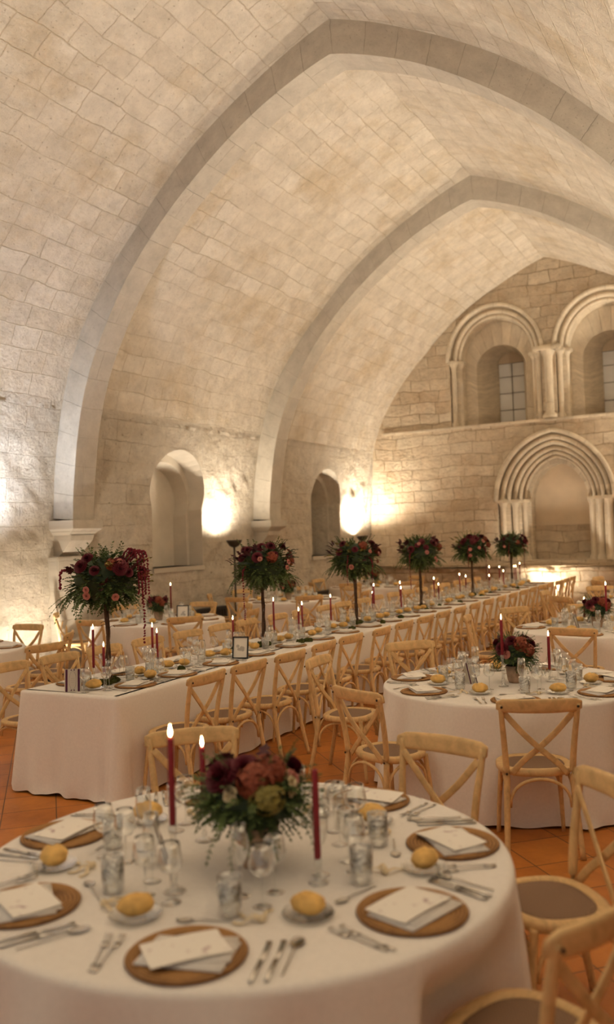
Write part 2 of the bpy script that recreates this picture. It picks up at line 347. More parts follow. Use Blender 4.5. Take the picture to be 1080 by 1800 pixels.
def blob(bm, c, s, sub=3, amp=0.15, freq=3.0, seed=0):
    from mathutils import noise
    r = bmesh.ops.create_icosphere(bm, subdivisions=sub, radius=1.0)
    for v in r['verts']:
        d = v.co.normalized(); f = 1 + amp * noise.fractal(d * freq + Vector((seed, seed * 1.7, 0)), 0.8, 2.0, 4)
        v.co = Vector(c) + Vector((d.x * s[0], d.y * s[1], d.z * s[2])) * f
    return bm
def setuv(me, f):
    uv = me.uv_layers.new(name='UVMap')
    for l in me.loops: uv.data[l.index].uv = f(me.vertices[l.vertex_index].co)
def interp(tab, x):
    if x <= tab[0][0]: return tab[0][1]
    for (a, b), (c, d) in zip(tab, tab[1:]):
        if x <= c: return b + (d - b) * (x - a) / (c - a)
    return tab[-1][1]
def inpoly(x, y, poly):
    c = False; j = len(poly) - 1
    for i in range(len(poly)):
        xi, yi = poly[i]; xj, yj = poly[j]
        if (yi > y) != (yj > y) and x < (xj - xi) * (y - yi) / (yj - yi) + xi: c = not c
        j = i
    return c
def sheet(outline, holes, step):
    """2D triangulation of an outline with holes, plus a filling grid of points"""
    vs = []; es = []
    for loop in [outline] + holes:
        b = len(vs); n = len(loop); vs += [Vector(p) for p in loop]; es += [(b + i, b + (i + 1) % n) for i in range(n)]
    x0 = min(p[0] for p in outline); x1 = max(p[0] for p in outline); y0 = min(p[1] for p in outline); y1 = max(p[1] for p in outline)
    nx = int((x1 - x0) / step); ny = int((y1 - y0) / step)
    for i in range(1, nx):
        for j in range(1, ny):
            x, y = x0 + (x1 - x0) * i / nx, y0 + (y1 - y0) * j / ny
            if inpoly(x, y, outline) and not any(inpoly(x, y, h) for h in holes): vs.append(Vector((x, y)))
    v, e, f = delaunay_2d_cdt(vs, es, [], 0, 1e-5)[:3]
    keep = []
    for t in f:
        cx = sum(v[i][0] for i in t) / len(t); cy = sum(v[i][1] for i in t) / len(t)
        if inpoly(cx, cy, outline) and not any(inpoly(cx, cy, h) for h in holes): keep.append(t)
    return v, keep
def sheet_obj(name, outline, holes, step, fn, mat, parent=None, smooth=True):
    v, f = sheet(outline, holes, step)
    me = bpy.data.meshes.new(name); me.from_pydata([fn(p[0], p[1]) for p in v], [], f); me.update()
    uv = me.uv_layers.new(name='UVMap')
    for l in me.loops: uv.data[l.index].uv = v[l.vertex_index]
    if smooth:
        for p in me.polygons: p.use_smooth = True
    return link(name, me, mat, parent)
def loops_obj(name, loops, mat, parent=None, closed=True, smooth=False, cap=False):
    """skin between successive equally long 3D point loops; uv in metres along / across"""
    me = bpy.data.meshes.new(name); vs = []; fs = []; uvs = []
    n = len(loops[0]); acc = [[0.0] for _ in loops]
    for li, lp in enumerate(loops):
        for i in range(n):
            acc[li].append(acc[li][-1] + (Vector(lp[(i + 1) % n]) - Vector(lp[i])).length)
    d = 0.0
    for li in range(len(loops)):
        if li: d += max(0.02, sum((Vector(a) - Vector(b)).length for a, b in zip(loops[li], loops[li - 1])) / n)
        for i in range(n): vs.append(loops[li][i]); uvs.append((acc[0][i], d))
    for li in range(len(loops) - 1):
        for i in range(n if closed else n - 1):
            j = (i + 1) % n; fs.append((li * n + i, li * n + j, (li + 1) * n + j, (li + 1) * n + i))
    if cap: fs.append(tuple((len(loops) - 1) * n + i for i in range(n)))
    me.from_pydata(vs, [], fs); me.update()
    uv = me.uv_layers.new(name='UVMap')
    for l in me.loops: uv.data[l.index].uv = uvs[l.vertex_index]
    if smooth:
        for p in me.polygons: p.use_smooth = True
    return link(name, me, mat, parent)
def struct(o): o['kind'] = 'structure'; return o
def arch(cx, hw, z0, zs, rise, n=20, pointed=0.0, bulge=0.0):
    """arched outline, counter clockwise from the lower left: jambs to zs, then a round or slightly pointed head"""
    jw = hw - bulge
    pts = [(cx - jw, z0), (cx + jw, z0)]
    if bulge: pts += [(cx + jw, zs - 0.25), (cx + hw - 0.02, zs - 0.08)]
    for i in range(n + 1):
        t = PI * i / n
        x = math.cos(t); z = math.sin(t)
        z = z * (1 - pointed) + pointed * (1 - abs(x)) ** 0.9
        pts.append((cx + hw * x, zs + rise * z))
    if bulge: pts += [(cx - hw + 0.02, zs - 0.08), (cx - jw, zs - 0.25)]
    return pts

# ---------------------------------------------------------------- the hall
VPROF = [(0, 8.06), (.17, 8.0), (.55, 7.85), (1.0, 7.63), (1.5, 7.36), (2.1, 6.97), (2.6, 6.55), (3.0, 6.15), (3.35, 5.8), (3.7, 5.38), (4.02, 4.92), (4.27, 4.42), (4.44, 3.9), (4.56, 3.35), (4.64, 2.8), (4.68, 2.2), (4.68, 0)]
IPROF = [(0, 7.63), (.25, 7.56), (.65, 7.41), (1.1, 7.2), (1.6, 6.9), (2.1, 6.54), (2.5, 6.21), (2.86, 5.86), (3.2, 5.48), (3.5, 5.05), (3.8, 4.53), (3.97, 4.15), (4.09, 3.77), (4.19, 3.3), (4.25, 2.85), (4.29, 2.5), (4.30, 2.19)]
def dense(prof, n=5):
    return [(p.x, p.y) for p in catmull([(a, b, 0) for a, b in prof], n)]
VD = dense(VPROF[:-1]); ID = dense(IPROF)
VU = sorted((z, u) for u, z in VD)     # half width by height
def half_width(z): return 4.68 if z <= 2.2 else interp(VU, z)
YA = -1.0            # the hall opens towards the visitor here
ZV = 3.9             # walls carry up to here, the vault takes over

floor = sheet_obj('floor', [(LWX - .6, YA - 3), (HX + HW + 4.2, YA - 3), (HX + HW + 4.2, YEND + .5), (LWX - .6, YEND + .5)], [], 1.5, lambda x, y: (x, y, 0), FLOOR); struct(floor)

# barrel vault, uv = (along the hall, along the arc)
arc = [(u, z) for u, z in VD if z > ZV + 0.02] + [(half_width(ZV), ZV)]
full = [(HX - u, z) for u, z in reversed(arc)] + [(HX + u, z) for u, z in arc[1:]]
YC = 6.6             # a side chapel opens on the visitor's side up to here
ys = [YA + (YC - YA) * i / 22 for i in range(23)] + [YC + (YEND + .05 - YC) * i / 38 for i in range(1, 39)]
ub, zb = next((u, z) for u, z in VD if u > 3.6)
me = bpy.data.meshes.new('ceiling'); vs = []; uvs = []; fs = []
s = [0]
for a, b in zip(full, full[1:]): s.append(s[-1] + math.hypot(b[0] - a[0], b[1] - a[1]))
for y in ys:
    for (x, z), q in zip(full, s): vs.append((x, y, z)); uvs.append((y, q))
n = len(full)
for j in range(len(ys) - 1):
    for i in range(n - 1):
        if ys[j] < YC - .01 and full[i][0] > HX + ub - .001: continue
        fs.append((j * n + i, j * n + i + 1, (j + 1) * n + i + 1, (j + 1) * n + i))
me.from_pydata(vs, [], fs); uv = me.uv_layers.new(name='UVMap')
for l in me.loops: uv.data[l.index].uv = uvs[l.vertex_index]
for p in me.polygons: p.use_smooth = True
me.update(); me.set_sharp_from_angle(angle=math.radians(20))
struct(link('ceiling', me, VAULT))

# left wall with two arched niches
from mathutils import noise as mnoise
def lwall(y, z):
    k = 1.0
    for cy, r in ((12.24, .78), (17.83, .74)):            # dressed stone round the niches stays flat
        if 1.3 < z < 3.6: k = min(k, max(0.0, (max(abs(y - cy) - r, abs(z - 2.4) - 1.04)) / .12))
    for y0 in RIB:
        if z > 1.6: k = min(k, min(1.0, max(0.0, (max(y0 - .05 - y, y - y0 - RIBW - .05)) / .1)))
    k *= max(0, min(1, (3.88 - z) / .9))
    p = Vector((y * 1.9, z * 2.6, 4.2))
    d = .042 * (mnoise.fractal(p * 1.6, .75, 2.0, 5)) + .022 * min(0, mnoise.noise(p * .9) + .1)
    return (HX - half_width(z) + k * d, y, z)
niche1 = arch(12.24, 0.78, 1.40, 2.66, 0.76, bulge=0.07)
niche2 = arch(17.83, 0.74, 1.40, 2.62, 0.76, bulge=0.02)
wl = sheet_obj('wall_left', [(YA, 0), (YEND, 0), (YEND, ZV), (YA, ZV)], [niche1, niche2], 0.075, lwall, WALLS); struct(wl)
def ring3(poly, depth, sx, dz, cy, z0, extra=0.0):
    out = []
    for y, z in poly:
        yy = cy + (y - cy) * sx + extra; zz = z0 + (z - z0) * (1 - dz)
        out.append((HX - half_width(z) - depth if depth == 0 else LWX - depth, yy, zz))
    return out
for k, (poly, cy) in enumerate(((niche1, 12.24), (niche2, 17.83))):
    deep = 0.55 if k == 0 else 0.75
    rv = loops_obj('wall_niche_reveal', [ring3(poly, 0, 1, 0, cy, 1.40), ring3(poly, .12, .985, .012, cy, 1.40), ring3(poly, .28, .97, .02, cy, 1.40)], PLASTER if k == 0 else WALLS, wl)
    inner = ring3(poly, .28, .88, .09, cy, 1.40)
    loops_obj('wall_niche_order', [ring3(poly, .28, .97, .02, cy, 1.40), inner, ring3(poly, deep, .84, .13, cy, 1.40)], PLASTER if k == 0 else WALLS, wl)
    loops_obj('wall_niche_back', [ring3(poly, deep, .84, .13, cy, 1.40), [(LWX - deep, cy + (y - cy) * .02, 2.2 + (z - 2.2) * .02) for y, z in poly]], PLASTER if k == 0 else WALLS, wl, cap=True)
    bm = bmesh.new(); box(bm, (LWX - 0.45, cy, 1.36), (0.96, 1.44, 0.08)); obj('wall_niche_sill', bm, RIBS, wl, smooth=False)
bm = bmesh.new(); box(bm, (LWX - .55, 17.98, 2.05), (.16, .10, 1.3), bev=.02); obj('wall_niche_mullion', bm, WALLS, wl, smooth=False)

# far side wall, from beyond the entrance arch on, and the haunch above it
wr = sheet_obj('wall_right', [(YC, 0), (YEND, 0), (YEND, ZV), (YC, ZV)], [], 0.5, lambda y, z: (HX + half_width(z), y, z), WALLS); struct(wr)
curve = [(HX + half_width(z), z) for z in (0, 2.2, 2.8, 3.3, ZV)] + [(HX + u, z) for u, z in reversed(VD) if z > ZV + .02 and u < 4.42 and z < zb - .01]
XC = 4.2
struct(sheet_obj('wall_chapel', curve + [(HX + ub, zb), (XC, zb), (XC, 0)], [], .5, lambda x, z: (x, YC, z), WALLS, smooth=False))
struct(sheet_obj('wall_outer', [(YA - 2, 0), (YC, 0), (YC, zb), (YA - 2, zb)], [], .8, lambda y, z: (XC, y, z), WALLS, smooth=False))
struct(sheet_obj('ceiling_chapel', [(HX + ub, YA), (XC, YA), (XC, YC), (HX + ub, YC)], [], .8, lambda x, y: (x, y, zb), VAULT, smooth=False))

# transverse ribs
for k, y0 in enumerate(RIB):
    pin = [(HX - u, z) for u, z in reversed(ID)] + [(HX + u, z) for u, z in ID[1:]]
    vd = [(u + .03, z + .03) for u, z in VD if z >= 2.19]
    # same number of points on the outer line, matched by arc share
    def resample(line, n):
        acc = [0]
        for a, b in zip(line, line[1:]): acc.append(acc[-1] + math.hypot(b[0] - a[0], b[1] - a[1]))
        tx = [(q, p[0]) for q, p in zip(acc, line)]; tz = [(q, p[1]) for q, p in zip(acc, line)]
        return [(interp(tx, acc[-1] * i / (n - 1)), interp(tz, acc[-1] * i / (n - 1))) for i in range(n)]
    half = resample([(u, z) for u, z in ID], 60); halfo = resample(vd, 60)
    pin = [(HX - u, z) for u, z in reversed(half)] + [(HX + u, z) for u, z in half[1:]]
    pout = [(HX - u, z) for u, z in reversed(halfo)] + [(HX + u, z) for u, z in halfo[1:]]
    me = bpy.data.meshes.new('rib'); vs = []; uvs = []; fs = []
    q = 0; n = len(pin)
    for i in range(n):
        if i: q += math.hypot(pin[i][0] - pin[i - 1][0], pin[i][1] - pin[i - 1][1])
        for (x, z), y, v in ((pout[i], y0, -.55), (pin[i], y0, 0.0), (pin[i], y0, .02), (pin[i], y0 + RIBW, .45), (pin[i], y0 + RIBW, .47), (pout[i], y0 + RIBW, .9)):
            vs.append((x, y, z)); uvs.append((v + 2.5, q))
    for i in range(n - 1):
        for a in (0, 2, 4): fs.append((i * 6 + a, i * 6 + a + 1, (i + 1) * 6 + a + 1, (i + 1) * 6 + a))
    me.from_pydata(vs, [], fs); uv = me.uv_layers.new(name='UVMap')
    for l in me.loops: uv.data[l.index].uv = uvs[l.vertex_index]
    for p in me.polygons: p.use_smooth = True
    me.update()
    rib = struct(link('trim_%d' % (k + 1), me, RIBS))
    # corbel under each springing: a slab over a hollow-chamfered block that dies into the wall
    for sgn in (-1, 1):
        if sgn > 0 and y0 < 10: continue
        bm = bmesh.new()
        def slab(prof, pr_y):
            loops = []
            for (pu, z), (ya, yb) in zip(prof, pr_y):
                x = HX + sgn * pu; xb = HX + sgn * 4.75
                loops.append([bm.verts.new(p) for p in ((xb, ya, z), (x, ya, z), (x, yb, z), (xb, yb, z))])
            for A, B in zip(loops, loops[1:]):
                for i in range(4): bm.faces.new((A[i], A[(i + 1) % 4], B[(i + 1) % 4], B[i]))
            bm.faces.new(loops[0]); bm.faces.new(loops[-1])
        slab([(4.22, 2.19), (4.22, 2.07), (4.36, 1.98)], [(y0 - .09, y0 + RIBW + .09)] * 2 + [(y0 - .02, y0 + RIBW + .04)])
        slab([(4.34, 1.98), (4.36, 1.90), (4.50, 1.76), (4.66, 1.66)], [(y0 - .0, y0 + RIBW + .04), (y0, y0 + RIBW + .02), (y0 + .02, y0 + RIBW), (y0 + .04, y0 + RIBW - .02)])
        if sgn < 0:
            box(bm, (HX - 4.66, y0 + .20, .84), (.30, .62, 1.68), bev=.015)  # pier added below the corbel to mimic a strip of wall in shadow
        mb = mesh('trim_corbel', bm, False); setuv(mb, lambda c: (c.y, c.z)); link('trim_corbel', mb, RIBS, rib)

# ---------------------------------------------------------------- end wall
EY = YEND
def ew(dy): return lambda x, z: (x, EY + dy, z)
prof_out = [(HX - half_width(z), z) for z in (0, 2.2, 2.8, 3.3, 3.8)] + [(HX - u, z) for u, z in reversed(VD) if z > 3.9] + [(HX + u, z) for u, z in VD[1:] if z > 3.9] + [(HX + half_width(z), z) for z in (3.8, 3.3, 2.8, 2.2, 0)]
door_o = arch(HX, 1.31, 1.13, 2.52, 1.55, n=24, pointed=0.12)
nl = arch(HX - 1.26, 1.10, 4.36, 5.92, 1.20, n=24)
nr = arch(HX + 1.26, 1.10, 4.36, 5.92, 1.20, n=24)
we = sheet_obj('wall_back', prof_out, [door_o, nl, nr], 0.3, ew(0), ENDW); struct(we)
def sc_arch(poly, cx, z0, k, dz=0.0): return [(cx + (x - cx) * k, z0 + (z - z0) * (1 - dz)) for x, z in poly]
def at_y(poly, dy): return [(x, EY + dy, z) for x, z in poly]
# doorway: three receding orders with roll mouldings, then the blocked opening
o1 = door_o; o2 = arch(HX, 1.06, 1.13, 2.52, 1.30, n=24, pointed=.12); o3 = arch(HX, .84, 1.13, 2.52, 1.08, n=24, pointed=.12); o4 = arch(HX, .66, 1.13, 2.45, .92, n=24, pointed=.1)
loops_obj('wall_doorway', [at_y(o1, 0), at_y(o1, .14), at_y(o2, .16), at_y(o2, .32), at_y(o3, .34), at_y(o3, .52), at_y(o4, .56), at_y(o4, .95)], DRESSED, we)
sheet_obj('wall_blind_panel', [(p[0], max(1.9, p[1])) if i < 2 else p for i, p in enumerate(o4)], [], .3, ew(.93), PANEL, we)
sheet_obj('wall_blocking', [(HX - .9, 1.1), (HX + .9, 1.1), (HX + .9, 1.93), (HX - .9, 1.93)], [], .3, ew(.88), ENDW, we)
def roll(name, cx, hw, zs, rise, dy, r, pointed=0.0, mat=DRESSED, n=30):
    a = arch(cx, hw, zs, zs, rise, n=n, pointed=pointed)[2:]
    bm = bmesh.new(); sweep(bm, [(x, EY + dy, z) for x, z in a], r, seg=8, up=Vector((0, 1, 0))); mm = mesh(name, bm); setuv(mm, lambda c: (math.atan2(c.z - zs, c.x - cx) * hw, c.y)); link(name, mm, mat, we)
for hw, rise, dy, r in ((1.33, 1.57, -.03, .055), (1.20, 1.43, .10, .06), (1.07, 1.30, .12, .05), (.96, 1.19, .28, .055), (.84, 1.08, .31, .045), (.76, 1.0, .46, .04)):
    roll('wall_archivolt', HX, hw, 2.52, rise, dy, r, .12)
def colonnette(x, dy, z0, z1, r, cap=0.24, mat=DRESSED):
    bm = bmesh.new(); c = (x, EY + dy, 0)
    lathe(bm, [(r * 1.7, z0), (r * 1.7, z0 + .05), (r * 1.45, z0 + .09), (r, z0 + .13), (r, z1 - cap), (r * 1.12, z1 - cap + .02), (r * 1.05, z1 - cap + .05), (r * 1.3, z1 - cap * .6), (r * 1.75, z1 - .07)], 14, c)
    mm = mesh('wall_colonnette', bm); setuv(mm, lambda q: (q.x * 3, q.z)); o = link('wall_colonnette', mm, mat, we)
    bm = bmesh.new(); box(bm, (x, EY + dy, z1 - .03), (r * 4.2, r * 4.2, .08), bev=.015); mm = mesh('wall_abacus', bm, False); setuv(mm, lambda q: (q.x, q.z)); link('wall_abacus', mm, mat, we)
for sg in (-1, 1):
    for q, dy in ((1.20, .08), (.97, .26), (.77, .44)): colonnette(HX + sg * q, dy, 1.13, 2.55, .065)
# upper windows: arched recess, splay, pane with bars
for k, cx in enumerate((HX - 1.26, HX + 1.26)):
    po = nl if k == 0 else nr
    a2 = arch(cx, .90, 4.36, 5.92, 1.00, n=24); a3 = arch(cx, .86, 4.36, 5.90, .96, n=24)
    w1 = arch(cx, .60, 4.40, 5.75, .55, n=24); w2 = arch(cx, .33, 4.45, 6.0, .28, n=24)
    loops_obj('wall_window_recess', [at_y(po, 0), at_y(po, .16), at_y(a2, .18), at_y(a2, .34), at_y(a3, .5), at_y(w1, .56), at_y(w2, 1.45), at_y(w2, 1.6)], DRESSED, we)
    win = sheet_obj('window_%d' % (k + 1), [(cx - .34, 4.4), (cx + .34, 4.4), (cx + .34, 6.05), (cx - .34, 6.05)], [], .5, ew(1.56), PANE); struct(win)
    bm = bmesh.new(); box(bm, (cx, EY + 1.55, 6.2), (.8, .08, .36)); obj('window_head', bm, RUBBLE, win, False)
    bm = bmesh.new()
    box(bm, (cx, EY + 1.545, 5.2), (.014, .02, 1.7))
    for zz in (4.85, 5.27, 5.68, 6.02): box(bm, (cx, EY + 1.545, zz), (.66, .02, .014))
    obj('window_frame', bm, LEADING, win, False)
    for hw, rise, dy, r in ((1.13, 1.23, -.02, .05), (1.0, 1.10, .14, .055), (.90, 1.0, .19, .04)): roll('wall_archivolt', cx, hw, 5.92, rise, dy, r)
    for sg in (-1, 1):
        for q, dy in ((1.02, .08), (.90, .24)): colonnette(cx + sg * q, dy, 4.36, 5.94, .06, .22)
colonnette(HX, -.02, 4.36, 5.96, .10, .26)
bm = bmesh.new(); box(bm, (HX, EY - .04, 5.95), (.62, .30, .12), bev=.03); mm = mesh('wall_abacus', bm, False); setuv(mm, lambda q: (q.x, q.z)); link('wall_abacus', mm, DRESSED, we)
# sill string course and the rough footing bench
bm = bmesh.new(); box(bm, (HX, EY + .0, 4.33), (8.3, .10, .07), bev=.02); mm = mesh('wall_string_course', bm, False); setuv(mm, lambda q: (q.x, q.z)); link('wall_string_course', mm, DRESSED, we)
from mathutils import noise as mnoise
def rough(x, z): return (x, EY - .24 + .10 * mnoise.fractal(Vector((x * 2.2, z * 2.2, 3)), .8, 2, 5) - .10 * max(0, .5 - z), z)
foot = sheet_obj('wall_footing', [(LWX + .02, 0), (HX + HW - .02, 0), (HX + HW - .02, 1.06), (LWX + .02, 1.06)], [], .09, rough, RUBBLE, we)
sheet_obj('wall_footing_top', [(LWX + .02, -.3), (HX + HW - .02, -.3), (HX + HW - .02, .9), (LWX + .02, .9)], [], .15, lambda x, y: (x, EY + y + .0, 1.08 + .03 * mnoise.noise(Vector((x * 3, y * 3, 1))) - (.06 if y < -.25 else 0)), RUBBLE, we)
# ---------------------------------------------------------------- tables and cloths
TOP = 0.755
ORD = 'first second third fourth fifth sixth seventh eighth ninth tenth eleventh twelfth thirteenth fourteenth fifteenth sixteenth seventeenth eighteenth nineteenth twentieth twenty-first twenty-second'.split()
CLOCK = 'twelve one two three four five six seven eight nine ten eleven'.split()
class Table:
    def __init__(s, c, name, angs): s.c = c; s.name = name; s.angs = angs
T1 = Table((-1.695, 2.567), 'front round table', [-68.7, -15.5, 31, 77.5, 133, 188, -120.3])
T2 = Table((-1.774, 6.26), 'second aisle round table', [-127, -72, -21, 25, 80, 141, -174])
T3 = Table((-1.80, 9.92), 'third aisle round table', [-90, -38, 14, 65, 107, 145, 195])
T4 = Table((-1.85, 13.55), 'fourth aisle round table', [-80, -28, 22, 75, 125, 178, 228])
T5 = Table((-1.85, 17.1), 'fifth aisle round table', [-95, -40, 10, 62, 112, 165, 215])
L1 = Table((-8.05, 6.35), 'first wall-side round table', [-75, -3, 36, 92, 140])
L2 = Table((-7.72, 9.75), 'second wall-side round table', [-88, -37, 12, 60, 98, 150, 205])
L3 = Table((-7.72, 13.4), 'third wall-side round table', [-98, -45, 8, 60, 110, 160, 212])
L4 = Table((-7.72, 17.0), 'fourth wall-side round table', [-85, -33, 20, 70, 122, 172, 225])
ROUND = [T1, T2, T3, T4, T5, L1, L2, L3, L4]
def clock(t, a):
    v = math.degrees(math.atan2(-t.c[1], -t.c[0]))       # towards the visitor is six o'clock
    h = round((6 - ((a - v) / 30)) % 12) % 12
    return CLOCK[h] + " o'clock"
def skirt(name, outline, normals, corner, seed, amp=0.030, flare=0.045, freq=(9, 14, 23), per=1.0, top=TOP):
    rnd = random.Random(seed); ph = [rnd.uniform(0, 6.28) for _ in range(8)]; n = len(outline)
    def fold(i):
        t = 2 * PI * i / n
        v = 0.55 * math.sin(freq[0] * t + ph[0] + 1.2 * math.sin(3 * t + ph[4])) + .45 * math.sin(freq[1] * t + ph[1] + .9 * math.sin(2 * t + ph[5])) + 0.28 * math.sin(freq[2] * t + ph[2])
        return v
    bm = bmesh.new(); rings = []
    lv = [(-.06, top), (-.02, top), (-.006, top - .003), (.003, top - .010), (.006, top - .022), (.006, top - .06), (.007, .62), (.008, .52), (.01, .42), (.012, .32), (.014, .22), (.016, .13), (.018, .06), (.02, .018)]
    for off, z in lv:
        d = max(0.0, (top - .03 - z) / top); ring = []
        for i in range(n):
            f = fold(i); k = corner[i]
            o = off + flare * d + amp * (d ** .75) * (f + .25) + k * d * .035 * (1 + .8 * math.sin(9 * 2 * PI * i / n * per + ph[6]))
            zz = z
            if z < .05: o += .012 * math.sin(31 * 2 * PI * i / n + ph[3]); zz = max(.004, z - .010 * f)
            x, y = outline[i]; nx, ny = normals[i]
            ring.append(bm.verts.new((x + nx * o, y + ny * o, zz)))
        rings.append(ring)
    for A, B in zip(rings, rings[1:]):
        for i in range(n): bm.faces.new((A[i], B[i], B[(i + 1) % n], A[(i + 1) % n]))
    bm.faces.new(rings[0])
    o = obj(name, bm, LINEN); return o
R = 0.915
for k, t in enumerate(ROUND):
    n = 360 if k < 2 else 200
    out = [(t.c[0] + R * math.cos(2 * PI * i / n), t.c[1] + R * math.sin(2 * PI * i / n)) for i in range(n)]
    nor = [(math.cos(2 * PI * i / n), math.sin(2 * PI * i / n)) for i in range(n)]
    o = skirt('tablecloth', out, nor, [0] * n, 5 + k, amp=.062, flare=.050, freq=(9, 14, 22))
    tag(o, 'white floor-length linen tablecloth covering the ' + t.name, 'tablecloth', 'white round tablecloths')
# the long table: rounded rectangle outline
X0, X1, Y0, Y1 = -5.15, -4.19, 4.80, 18.25
out = []; nor = []; cor = []
def side(a, b, nn, nv):
    for i in range(nn):
        q = i / nn; out.append((a[0] + (b[0] - a[0]) * q, a[1] + (b[1] - a[1]) * q)); nor.append(nv)
        L_ = math.hypot(b[0] - a[0], b[1] - a[1]); e = min(q, 1 - q) * L_; cor.append(math.exp(-(e / .10) ** 2) * .9)
def corner(c, a0):
    for i in range(8):
        a = a0 + PI / 2 * i / 8; out.append((c[0] + .03 * math.cos(a), c[1] + .03 * math.sin(a))); nor.append((math.cos(a), math.sin(a))); cor.append(1.0)
rr_ = .03
side((X0 + rr_, Y0), (X1 - rr_, Y0), 60, (0, -1)); corner((X1 - rr_, Y0 + rr_), -PI / 2)
side((X1, Y0 + rr_), (X1, Y1 - rr_), 520, (1, 0)); corner((X1 - rr_, Y1 - rr_), 0)
side((X1 - rr_, Y1), (X0 + rr_, Y1), 60, (0, 1)); corner((X0 + rr_, Y1 - rr_), PI / 2)
side((X0, Y1 - rr_), (X0, Y0 + rr_), 520, (-1, 0)); corner((X0 + rr_, Y0 + rr_), PI)
o = skirt('tablecloth', out, nor, cor, 77, amp=.020, flare=.022, freq=(41, 73, 118), per=8)
tag(o, 'white linen tablecloth covering the long banquet table down the middle of the hall', 'tablecloth')

